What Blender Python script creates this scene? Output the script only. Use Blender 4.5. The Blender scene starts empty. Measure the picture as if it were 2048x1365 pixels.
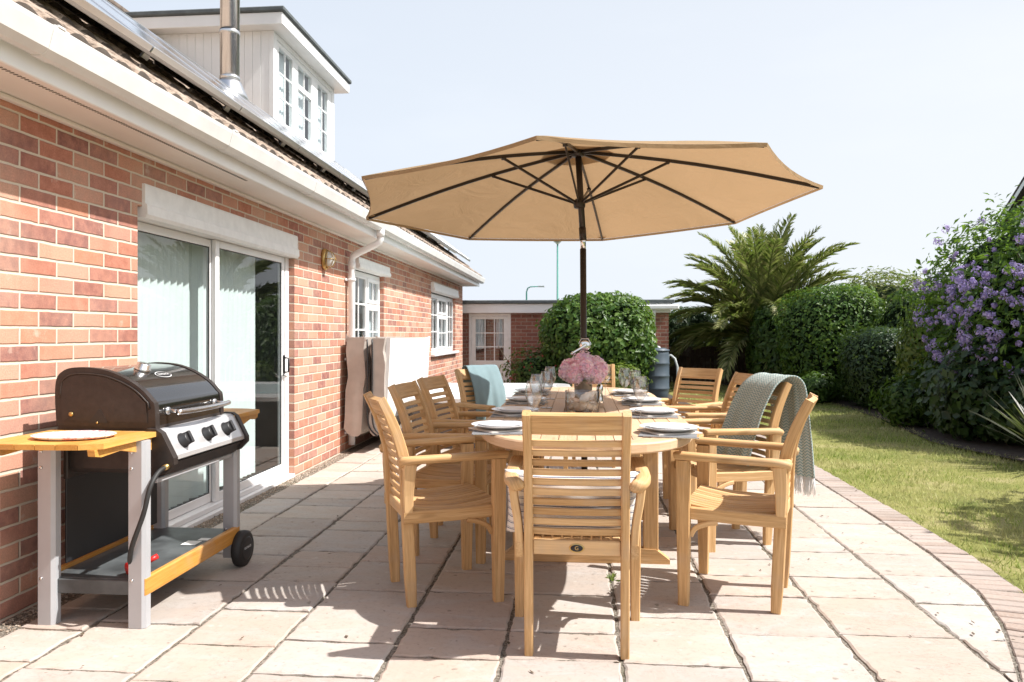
import bpy, bmesh, math, random
import numpy as np
from mathutils import Vector, Matrix

random.seed(7)
RNG = np.random.default_rng(7)
SC = bpy.context.scene
COL = SC.collection
PI = math.pi

# ------------------------------------------------------------------ node helpers
class NT:
    def __init__(self, name):
        self.m = bpy.data.materials.new(name)
        self.m.use_nodes = True
        self.t = self.m.node_tree
        self.t.nodes.clear()
        self.out = self.n('ShaderNodeOutputMaterial')
    def n(self, kind, **kw):
        nd = self.t.nodes.new(kind)
        for k, v in kw.items():
            setattr(nd, k, v)
        return nd
    def l(self, a, b):
        self.t.links.new(a, b)
    def set(self, sock, v):
        if hasattr(v, 'is_output') or isinstance(v, bpy.types.NodeSocket):
            self.l(v, sock)
        else:
            if isinstance(v, tuple) and len(v) == 3 and sock.type == 'RGBA':
                v = (*v, 1)
            sock.default_value = v
    def math(self, op, a, b=None, clamp=False):
        nd = self.n('ShaderNodeMath', operation=op, use_clamp=clamp)
        self.set(nd.inputs[0], a)
        if b is not None:
            self.set(nd.inputs[1], b)
        return nd.outputs[0]
    def noise(self, vec=None, scale=5, detail=3, rough=.55, dist=0):
        nd = self.n('ShaderNodeTexNoise')
        nd.inputs['Scale'].default_value = scale
        nd.inputs['Detail'].default_value = detail
        nd.inputs['Roughness'].default_value = rough
        nd.inputs['Distortion'].default_value = dist
        if vec is not None:
            self.l(vec, nd.inputs['Vector'])
        return nd.outputs[0]
    def obj(self):
        return self.n('ShaderNodeTexCoord').outputs['Object']
    def attr(self, name):
        return self.n('ShaderNodeAttribute', attribute_name=name).outputs['Vector']
    def island(self):
        return self.n('ShaderNodeNewGeometry').outputs['Random Per Island']
    def mapv(self, vec, scale=(1, 1, 1), loc=(0, 0, 0), rot=(0, 0, 0)):
        nd = self.n('ShaderNodeMapping')
        nd.inputs['Scale'].default_value = scale
        nd.inputs['Location'].default_value = loc
        nd.inputs['Rotation'].default_value = rot
        self.l(vec, nd.inputs['Vector'])
        return nd.outputs[0]
    def ramp(self, fac, stops, interp='LINEAR'):
        nd = self.n('ShaderNodeValToRGB')
        cr = nd.color_ramp
        cr.interpolation = interp
        while len(cr.elements) < len(stops):
            cr.elements.new(.5)
        for e, (p, c) in zip(cr.elements, stops):
            e.position = p
            e.color = (*c, 1) if len(c) == 3 else c
        self.l(fac, nd.inputs[0])
        return nd.outputs[0]
    def mix(self, fac, a, b, blend='MIX'):
        nd = self.n('ShaderNodeMix', data_type='RGBA', blend_type=blend)
        self.set(nd.inputs[0], fac)
        self.set(nd.inputs[6], a)
        self.set(nd.inputs[7], b)
        return nd.outputs[2]
    def rng(self, v, a, b, c, d):
        nd = self.n('ShaderNodeMapRange')
        self.l(v, nd.inputs[0])
        for i, x in enumerate((a, b, c, d)):
            nd.inputs[i + 1].default_value = x
        return nd.outputs[0]
    def bump(self, h, strength=.3, dist=.01, normal=None):
        nd = self.n('ShaderNodeBump')
        nd.inputs['Strength'].default_value = strength
        nd.inputs['Distance'].default_value = dist
        self.l(h, nd.inputs['Height'])
        if normal is not None:
            self.l(normal, nd.inputs['Normal'])
        return nd.outputs[0]
    def bsdf(self, color, rough=.6, metal=0., normal=None, spec=.5, **kw):
        nd = self.n('ShaderNodeBsdfPrincipled')
        self.set(nd.inputs['Base Color'], color)
        self.set(nd.inputs['Roughness'], rough)
        self.set(nd.inputs['Metallic'], metal)
        self.set(nd.inputs['Specular IOR Level'], spec)
        if normal is not None:
            self.l(normal, nd.inputs['Normal'])
        for k, v in kw.items():
            self.set(nd.inputs[k.replace('_', ' ')], v)
        return nd.outputs[0]
    def done(self, shader):
        self.l(shader, self.out.inputs[0])
        return self.m
    def mixs(self, fac, a, b):
        nd = self.n('ShaderNodeMixShader')
        self.set(nd.inputs[0], fac)
        self.l(a, nd.inputs[1])
        self.l(b, nd.inputs[2])
        return nd.outputs[0]

def plain(name, col, rough=.5, metal=0., var=.12, scale=6., bump=.0, bscale=120., spec=.5, **kw):
    t = NT(name)
    o = t.obj()
    n = t.noise(o, scale, 4)
    d = tuple(c * (1 - var) for c in col)
    b = tuple(min(1, c * (1 + var * .6)) for c in col)
    c = t.ramp(n, [(.3, d), (.7, b)])
    nm = t.bump(t.noise(o, bscale, 3), bump, .003) if bump else None
    return t.done(t.bsdf(c, rough, metal, nm, spec, **kw))

def wood(name, dark, mid, light, rough=.6, gl=2.2):
    t = NT(name)
    g = t.attr('gc')
    w = t.noise(t.mapv(g, (gl, 75, 75)), 1, 5, .62, .6)
    f = t.noise(t.mapv(g, (9, 260, 260)), 1, 3, .6)
    big = t.noise(t.obj(), 2.3, 2)
    isl = t.island()
    c = t.ramp(w, [(.28, dark), (.5, mid), (.72, light)])
    c = t.mix(.35, c, t.ramp(f, [(.35, dark), (.65, light)]))
    c = t.mix(t.rng(isl, .5, 1, 0, .6), c, tuple(q * 1.08 for q in light))
    c = t.mix(t.rng(isl, .5, 0, 0, .5), c, dark)
    grey = t.noise(t.obj(), 5.5, 4, .6)
    c = t.mix(t.rng(grey, .52, .75, 0, .5), c, tuple(.45 * q + .2 for q in mid))
    knot = t.noise(t.mapv(g, (3, 14, 14)), 1, 2)
    c = t.mix(t.rng(knot, .66, .74, 0, .45), c, tuple(q * .6 for q in dark))
    c = t.mix(t.rng(big, .35, .75, 0, .22), c, tuple(x * .72 for x in mid))
    nm = t.bump(f, .25, .001)
    return t.done(t.bsdf(c, rough, 0, nm, .35))

def brick_mat(name, tones, mortar, lw=.225, lh=.075, gap=.010, zoff=0., uoff=0.):
    t = NT(name)
    o = t.obj()
    s = t.n('ShaderNodeSeparateXYZ'); t.l(o, s.inputs[0])
    gn = t.n('ShaderNodeNewGeometry').outputs['True Normal']
    sn = t.n('ShaderNodeSeparateXYZ'); t.l(gn, sn.inputs[0])
    ax = t.math('GREATER_THAN', t.math('ABSOLUTE', sn.outputs[0]), .5)
    u = t.math('ADD', t.math('MULTIPLY', s.outputs[1], ax),
               t.math('MULTIPLY', s.outputs[0], t.math('SUBTRACT', 1., ax)))
    wob = t.noise(o, 9, 2)
    u = t.math('ADD', u, t.math('MULTIPLY', t.math('SUBTRACT', wob, .5), .006))
    z = t.math('ADD', s.outputs[2], t.math('MULTIPLY', t.math('SUBTRACT', t.noise(o, 13, 2), .5), .006))
    rv = t.math('DIVIDE', t.math('ADD', z, 3.0 + zoff), lh)
    row = t.math('FLOOR', rv)
    fz = t.math('SUBTRACT', rv, row)
    uu = t.math('ADD', t.math('DIVIDE', t.math('ADD', u, 30. + uoff), lw), t.math('MULTIPLY', t.math('MODULO', row, 2.), .5))
    col = t.math('FLOOR', uu)
    fu = t.math('SUBTRACT', uu, col)
    du = t.math('MULTIPLY', t.math('MINIMUM', fu, t.math('SUBTRACT', 1., fu)), lw)
    dz = t.math('MULTIPLY', t.math('MINIMUM', fz, t.math('SUBTRACT', 1., fz)), lh)
    dd = t.math('MINIMUM', du, dz)
    cv = t.n('ShaderNodeCombineXYZ'); t.l(col, cv.inputs[0]); t.l(row, cv.inputs[1])
    wn = t.n('ShaderNodeTexWhiteNoise', noise_dimensions='3D'); t.l(cv.outputs[0], wn.inputs[0])
    fine = t.noise(o, 150, 4, .7)
    mid = t.noise(o, 22, 4, .6)
    k = len(tones)
    c = t.ramp(wn.outputs[0], [(i / k, x) for i, x in enumerate(tones)], 'CONSTANT')
    c = t.mix(t.rng(mid, .35, .75, 0, .5), c, tuple(min(1, q * 1.35 + .05) for q in tones[0]))
    c = t.mix(t.rng(fine, .3, .7, .45, 0), c, tuple(q * .55 for q in tones[1]))
    stain = t.noise(o, 1.3, 4)
    c = t.mix(t.rng(stain, .45, .75, 0, .35), c, (.60, .46, .34))
    streak = t.noise(t.mapv(o, (5, 5, .35)), 1.5, 4, .6)
    c = t.mix(t.rng(streak, .5, .75, 0, .3), c, tuple(q * .5 for q in tones[0]))
    blot = t.noise(o, 7, 4, .7)
    c = t.mix(t.rng(blot, .64, .72, 0, .4), c, (.62, .55, .46))
    mo = t.mix(fine, mortar, tuple(q * .75 for q in mortar))
    edge = t.math('ADD', dd, t.math('MULTIPLY', t.math('SUBTRACT', mid, .5), .004))
    m = t.rng(edge, gap * .42, gap * .62, 0, 1)
    c = t.mix(m, mo, c)
    h = t.math('ADD', t.math('MULTIPLY', t.rng(edge, gap * .3, gap * .85, 0, 1), 1.), t.math('MULTIPLY', fine, .35))
    nm = t.bump(h, .7, .006)
    return t.done(t.bsdf(c, .88, 0, nm, .2))

def leaf_mat(name, cols, trans=.35, rough=.45, spec=.4):
    t = NT(name)
    isl = t.island()
    big = t.noise(t.obj(), 2.2, 3)
    c = t.ramp(isl, [(i / max(1, len(cols) - 1), x) for i, x in enumerate(cols)])
    c = t.mix(t.rng(big, .35, .7, 0, .45), c, tuple(q * .55 for q in cols[0]))
    b = t.bsdf(c, rough, 0, None, spec)
    tr = t.n('ShaderNodeBsdfTranslucent')
    t.l(t.mix(.4, c, (.25, .4, .03)), tr.inputs[0])
    return t.done(t.mixs(trans, b, tr.outputs[0]))

def thin_glass(name, tint=(.95, .98, .97), ior=1.5, rough=.0, base=.0, edge=None):
    t = NT(name)
    tr = t.n('ShaderNodeBsdfTransparent'); tr.inputs[0].default_value = (*tint, 1)
    if edge:
        le = t.n('ShaderNodeLayerWeight'); le.inputs[0].default_value = .5
        t.l(t.mix(t.rng(le.outputs['Facing'], .55, .97, 0, 1), tint, edge), tr.inputs[0])
    gl = t.n('ShaderNodeBsdfGlossy'); gl.inputs['Roughness'].default_value = rough
    lw = t.n('ShaderNodeLayerWeight'); lw.inputs[0].default_value = .5
    f0 = ((ior - 1) / (ior + 1)) ** 2
    f = t.math('ADD', t.math('MULTIPLY', t.math('POWER', lw.outputs['Facing'], 5.), 1 - f0), f0 + base, True)
    return t.done(t.mixs(f, tr.outputs[0], gl.outputs[0]))

M = {}
def build_materials():
    M['brick'] = brick_mat('house brick', [(.56, .25, .165), (.34, .15, .12), (.60, .32, .225), (.46, .185, .125), (.64, .38, .28), (.37, .20, .17), (.58, .26, .16), (.52, .295, .225), (.25, .12, .11), (.61, .385, .27), (.48, .20, .13), (.56, .33, .24), (.42, .20, .155), (.30, .15, .13)], (.72, .63, .51))
    M['brick2'] = brick_mat('garage brick', [(.30, .12, .085), (.22, .09, .07), (.33, .14, .10), (.27, .10, .07)], (.42, .35, .29))
    M['white'] = plain('white upvc', (.86, .86, .86), .32, var=.05, scale=3)
    M['white_old'] = plain('weathered white paint', (.84, .84, .83), .5, var=.07, scale=14, bump=.1)
    M['gutter'] = plain('gutter upvc', (.68, .675, .66), .4, var=.09, scale=5)
    M['net'] = plain('net curtain', (.72, .76, .80), .9, var=.08, scale=14)
    M['soffit'] = plain('soffit board', (.80, .75, .70), .5, var=.05, scale=2)
    M['vent'] = plain('vent slots', (.16, .14, .12), .8)
    t = NT('roof tile'); o = t.obj(); n = t.noise(o, 18, 4); n2 = t.noise(o, 70, 4, .7)
    c = t.ramp(t.math('ADD', t.math('MULTIPLY', n, .6), t.math('MULTIPLY', n2, .4)), [(.36, (.07, .055, .045)), (.47, (.28, .215, .17)), (.64, (.44, .37, .31))])
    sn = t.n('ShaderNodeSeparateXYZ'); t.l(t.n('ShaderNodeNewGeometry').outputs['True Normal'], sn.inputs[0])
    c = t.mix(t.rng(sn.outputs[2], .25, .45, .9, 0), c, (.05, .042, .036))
    M['tile'] = t.done(t.bsdf(c, .95, 0, t.bump(n2, .6, .006), .15))
    M['black'] = plain('black plastic', (.018, .018, .02), .45, bump=.05)
    M['felt'] = plain('grey roofing felt', (.11, .125, .13), .85, var=.25, scale=9, bump=.3)
    M['steel'] = plain('brushed steel', (.74, .73, .72), .27, 1., var=.06)
    M['chrome'] = plain('chrome', (.8, .8, .8), .08, 1., var=.02)
    M['alu'] = plain('aluminium', (.72, .72, .72), .32, 1., var=.04)
    t = NT('solar glass'); o = t.obj(); s = t.n('ShaderNodeSeparateXYZ'); t.l(o, s.inputs[0])
    c = t.ramp(t.noise(o, 3, 2), [(.4, (.02, .025, .04)), (.6, (.03, .04, .06))])
    M['solar'] = t.done(t.bsdf(c, .16, 0, None, 1., Coat_Weight=1., Coat_Roughness=.08))
    M['glass'] = thin_glass('window glass', (.89, .945, .94), 1.6, 0, .045)
    M['crystal'] = thin_glass('wine glass', (.93, .935, .94), 1.5, .02, .10, (.28, .30, .32))
    M['blind'] = plain('blind fabric', (.77, .82, .815), .8, var=.04)
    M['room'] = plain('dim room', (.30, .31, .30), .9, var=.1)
    M['curtain'] = plain('curtain', (.62, .64, .68), .9, var=.1, scale=20)
    # paving
    t = NT('sandstone'); o = t.obj(); isl = t.island()
    c = t.ramp(isl, [(0, (.50, .425, .37)), (.18, (.44, .365, .31)), (.36, (.475, .445, .42)), (.55, (.51, .455, .40)), (.72, (.40, .37, .345)), (.86, (.48, .385, .325)), (1, (.46, .42, .38))])
    n = t.noise(t.mapv(o, (1.2, 2.6, 1)), 3.2, 6, .62, .8)
    n2 = t.noise(o, 40, 5, .7)
    n3 = t.noise(t.mapv(o, (1, 3, 1), rot=(0, 0, .5)), 7, 6, .7, 1.4)
    c = t.mix(t.rng(n, .42, .72, 0, .45), c, (.47, .36, .285))
    c = t.mix(t.rng(n, .5, .3, 0, .5), c, (.47, .455, .44))
    c = t.mix(t.rng(n2, .52, .75, 0, .5), c, (.25, .21, .18))
    vein = t.math('MULTIPLY', t.rng(t.math('ABSOLUTE', t.math('SUBTRACT', n3, .5)), 0, .010, 1, 0), t.rng(t.noise(o, 1.7, 2), .45, .6, 0, 1))
    c = t.mix(t.math('MULTIPLY', vein, .6), c, (.22, .18, .15))
    dirt = t.noise(o, 1.1, 4, .6)
    c = t.mix(t.rng(dirt, .45, .75, 0, .5), c, (.34, .30, .26))
    spots = t.noise(o, 26, 2, .4)
    c = t.mix(t.rng(spots, .70, .74, 0, .55), c, (.16, .14, .115))
    lich = t.noise(o, 14, 3, .5)
    c = t.mix(t.rng(lich, .66, .72, 0, .35), c, (.60, .58, .54))
    h = t.math('ADD', t.math('MULTIPLY', n, 1.2), t.math('ADD', t.math('MULTIPLY', n2, .12), t.math('MULTIPLY', vein, -.12)))
    M['slab'] = t.done(t.bsdf(c, .8, 0, t.bump(h, .5, .012), .25))
    t = NT('joint filling'); o = t.obj(); n = t.noise(o, 90, 5, .7)
    n2 = t.noise(o, 3, 3)
    c = t.ramp(n, [(.32, (.05, .043, .035)), (.5, (.20, .175, .145)), (.68, (.40, .36, .31))])
    c = t.mix(t.rng(n2, .5, .7, 0, .5), c, (.09, .09, .05))
    M['joint'] = t.done(t.bsdf(c, .95, 0, t.bump(n, .9, .01), .1))
    t = NT('border brick'); o = t.obj(); isl = t.island(); n = t.noise(o, 60, 4, .7)
    c = t.ramp(isl, [(0, (.36, .28, .24)), (.35, (.42, .335, .285)), (.7, (.40, .335, .30)), (1, (.33, .245, .20))])
    c = t.mix(t.rng(n, .4, .7, 0, .5), c, (.46, .42, .375))
    c = t.mix(t.rng(t.noise(o, 2.5, 3), .45, .7, 0, .5), c, (.25, .21, .18))
    M['border'] = t.done(t.bsdf(c, .9, 0, t.bump(n, .5, .006), .2))
    t = NT('gravel stones'); isl = t.island()
    c = t.ramp(isl, [(0, (.16, .12, .09)), (.3, (.36, .28, .21)), (.6, (.5, .43, .36)), (1, (.27, .2, .15))])
    M['gravel'] = t.done(t.bsdf(c, .85))
    # lawn
    t = NT('lawn soil and thatch'); o = t.obj(); n = t.noise(o, 1.5, 5, .65); n2 = t.noise(o, 45, 4, .7)
    c = t.ramp(n, [(.3, (.16, .19, .05)), (.5, (.28, .27, .09)), (.7, (.45, .38, .20))])
    c = t.mix(t.rng(n2, .3, .7, .4, 0), c, (.10, .12, .035))
    M['lawn'] = t.done(t.bsdf(c, .95, 0, t.bump(n2, .8, .02), .1))
    t = NT('grass blades'); isl = t.island(); o = t.obj(); n = t.noise(o, 1.3, 5, .65)
    ga = t.ramp(isl, [(0, (.18, .27, .05)), (.4, (.30, .38, .08)), (.75, (.40, .44, .13)), (1, (.56, .52, .26))])
    gb = t.ramp(isl, [(0, (.54, .48, .24)), (.5, (.68, .61, .36)), (1, (.36, .38, .12))])
    c = t.mix(t.rng(n, .42, .62, 0, .85), ga, gb)
    b = t.bsdf(c, .6, 0, None, .2)
    tr = t.n('ShaderNodeBsdfTranslucent'); t.l(c, tr.inputs[0])
    M['grass'] = t.done(t.mixs(.3, b, tr.outputs[0]))
    M['field'] = plain('far ground', (.10, .11, .045), .95, var=.4, scale=.3)
    M['soil'] = plain('bed soil', (.075, .055, .042), .95, var=.5, scale=25, bump=.8, bscale=60)
    # furniture
    M['teak'] = wood('teak', (.33, .17, .06), (.57, .34, .14), (.74, .51, .275))
    M['teak_top'] = wood('teak table top', (.46, .29, .165), (.60, .41, .25), (.68, .50, .34))
    M['bbq_wood'] = wood('stained shelf wood', (.45, .19, .035), (.62, .30, .06), (.74, .42, .12), .45)
    t = NT('parasol canvas'); o = t.obj(); n = t.noise(o, 260, 2); nb = t.noise(o, 1.6, 3)
    wr = t.noise(t.mapv(o, (1, 1, 2)), 3.2, 4, .6, 1.2)
    c = t.mix(t.rng(nb, .3, .7, 0, .18), (.50, .36, .215), (.42, .295, .17))
    nm = t.bump(t.math('ADD', t.math('MULTIPLY', n, .05), wr), .45, .03)
    b = t.bsdf(c, .9, 0, nm, .1)
    tr = t.n('ShaderNodeBsdfTranslucent'); t.l(nm, tr.inputs['Normal']); t.set(tr.inputs[0], t.mix(t.rng(t.math('ADD', t.math('MULTIPLY', nb, .5), t.math('MULTIPLY', wr, .5)), .3, .7, 0, .8), (.355, .228, .125), (.30, .192, .102)))
    M['canvas'] = t.done(t.mixs(.47, b, tr.outputs[0]))
    M['bronze'] = plain('dark bronze metal', (.036, .028, .024), .38, .3)
    M['hood'] = plain('black enamel', (.014, .012, .011), .12, 0, var=.1, spec=.7, Coat_Weight=.6, Coat_Roughness=.05)
    M['hood_side'] = plain('dusty black paint', (.030, .022, .019), .5, 0, var=.3, scale=30, bump=.12)
    M['panel'] = plain('silver panel', (.66, .66, .67), .34, .55, var=.04)
    M['grey'] = plain('grey leg paint', (.44, .45, .47), .42, .15, var=.08)
    M['shelfglass'] = plain('dusty grey tray', (.085, .095, .10), .5, .0, var=.5, scale=8)
    M['rubber'] = plain('rubber', (.02, .02, .02), .6)
    M['red'] = plain('red plastic', (.55, .02, .02), .4)
    M['china'] = plain('white china', (.82, .82, .82), .16, var=.02)
    t = NT('platter print'); o = t.obj(); n = t.noise(t.mapv(o, (14, 30, 1), rot=(0, 0, .5)), 1, 3, .5, 2.2)
    c = t.ramp(n, [(.50, (.80, .78, .77)), (.54, (.72, .25, .27)), (.60, (.80, .52, .52)), (.63, (.8, .78, .77))])
    M['platter'] = t.done(t.bsdf(c, .2))
    M['mat'] = plain('slate grey mat', (.20, .205, .215), .6, var=.15, bump=.2)
    M['napkin'] = plain('pale linen', (.66, .62, .57), .9, var=.06, bump=.2, bscale=400)
    M['aqua'] = plain('aqua linen', (.19, .275, .30), .95, var=.14, scale=5, bump=.45, bscale=260)
    t = NT('herringbone blanket'); u = t.attr('gc'); s = t.n('ShaderNodeSeparateXYZ'); t.l(u, s.inputs[0])
    zig = t.math('PINGPONG', s.outputs[0], .012)
    v = t.math('FRACT', t.math('DIVIDE', t.math('ADD', s.outputs[1], zig), .017))
    m = t.math('GREATER_THAN', v, .48)
    c = t.mix(m, (.21, .32, .325), (.52, .56, .53))
    c = t.mix(t.rng(t.noise(t.obj(), 6, 3), .3, .7, 0, .3), c, (.32, .37, .355))
    M['herring'] = t.done(t.bsdf(c, .95, 0, t.bump(v, .5, .004), .1))
    M['fringe'] = plain('white fringe', (.76, .77, .76), .9, var=.06)
    t = NT('ticking stripe'); u = t.attr('gc'); s = t.n('ShaderNodeSeparateXYZ'); t.l(u, s.inputs[0])
    v = t.math('FRACT', t.math('DIVIDE', s.outputs[1], .026))
    m = t.math('LESS_THAN', v, .13)
    m2 = t.math('MULTIPLY', t.math('GREATER_THAN', v, .26), t.math('LESS_THAN', v, .32))
    c = t.mix(t.math('MAXIMUM', m, m2), (.72, .69, .65), (.10, .12, .19))
    M['ticking'] = t.done(t.bsdf(c, .95, 0, t.bump(t.noise(t.obj(), 300, 2), .3, .002), .1))
    M['cream'] = plain('cream cotton', (.74, .70, .65), .95, var=.06, bump=.2)
    M['zinc'] = plain('galvanised zinc', (.46, .46, .44), .4, .8, var=.25, scale=30)
    t = NT('hydrangea petals'); isl = t.island(); o = t.obj()
    c = t.ramp(isl, [(0, (.95, .62, .74)), (.25, (.96, .86, .90)), (.5, (.90, .72, .90)), (.72, (.97, .95, .90)), (.86, (.96, .78, .83)), (1, (.95, .56, .68))])
    b = t.bsdf(c, .7); tr = t.n('ShaderNodeBsdfTranslucent'); t.l(c, tr.inputs[0])
    M['petal'] = t.done(t.mixs(.6, b, tr.outputs[0]))
    t = NT('sea shell'); o = t.obj(); n = t.noise(o, 24, 4)
    c = t.ramp(n, [(.3, (.60, .40, .26)), (.5, (.76, .66, .54)), (.7, (.8, .75, .67))])
    M['shell'] = t.done(t.bsdf(c, .45))
    M['brass'] = plain('brass', (.58, .40, .16), .3, .9, var=.2, scale=30)
    M['lens'] = plain('frosted lamp glass', (.72, .72, .70), .15, var=.05)
    M['vinyl'] = plain('taupe spa vinyl', (.43, .385, .345), .45, var=.14, scale=7, bump=.12, bscale=14)
    M['vinyl_sunlit'] = plain('sunlit spa vinyl', (.78, .77, .75), .4, var=.04, bump=.05, bscale=10)  # lit copy of the taupe vinyl, sunlight put into its colour
    M['acrylic'] = plain('white acrylic', (.82, .82, .81), .14, var=.02)
    t = NT('spa water'); M['water'] = t.done(t.bsdf((.42, .62, .60), .05, 0, t.bump(t.noise(t.obj(), 9, 3), .15, .02), .6))
    M['cabinet'] = plain('spa cabinet', (.11, .085, .07), .6, var=.2)
    M['fence'] = wood('dark fence board', (.035, .024, .018), (.065, .045, .033), (.10, .07, .05), .85)
    M['bark'] = plain('bark', (.12, .09, .06), .95, var=.4, scale=20, bump=.8, bscale=30)
    M['butt'] = plain('grey water butt plastic', (.075, .10, .125), .42, var=.1)
    M['hose'] = plain('pale hose', (.5, .53, .53), .5)
    M['green_paint'] = plain('green painted post', (.05, .25, .20), .5)
    M['galv'] = plain('galvanised post', (.42, .46, .47), .5, .4)
    M['render'] = plain('white render', (.78, .79, .80), .8)
    M['l_laurel'] = leaf_mat('glossy hedge leaf', [(.035, .085, .016), (.065, .14, .024), (.11, .20, .035), (.16, .25, .05)], .3, .42, .3)
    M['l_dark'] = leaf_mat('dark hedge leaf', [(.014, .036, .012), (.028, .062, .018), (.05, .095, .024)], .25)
    M['l_mid'] = leaf_mat('mid green leaf', [(.03, .07, .015), (.06, .12, .022), (.10, .17, .03)], .35)
    M['l_light'] = leaf_mat('light green leaf', [(.09, .14, .025), (.16, .22, .04), (.24, .28, .07)], .45)
    M['l_straw'] = leaf_mat('dry feathery leaf', [(.10, .14, .04), (.20, .22, .07), (.30, .28, .12)], .4)
    M['l_sol'] = leaf_mat('climber leaf', [(.03, .08, .016), (.09, .19, .025), (.20, .33, .045)], .45)
    M['l_palm'] = leaf_mat('palm leaflet', [(.10, .14, .04), (.21, .25, .07), (.34, .35, .13), (.50, .46, .24)], .3, .4)
    M['l_phorm'] = leaf_mat('sword leaf', [(.06, .07, .045), (.11, .105, .075), (.16, .15, .11)], .25)
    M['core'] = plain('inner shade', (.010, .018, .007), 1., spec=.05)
    t = NT('violet blossom'); isl = t.island()
    c = t.ramp(isl, [(0, (.36, .27, .58)), (.4, (.50, .41, .72)), (.7, (.60, .52, .78)), (1, (.46, .34, .64))])
    b = t.bsdf(c, .8); tr = t.n('ShaderNodeBsdfTranslucent'); t.l(c, tr.inputs[0])
    M['violet'] = t.done(t.mixs(.3, b, tr.outputs[0]))
    M['rose'] = plain('red rose', (.34, .05, .045), .7)
build_materials()

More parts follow.
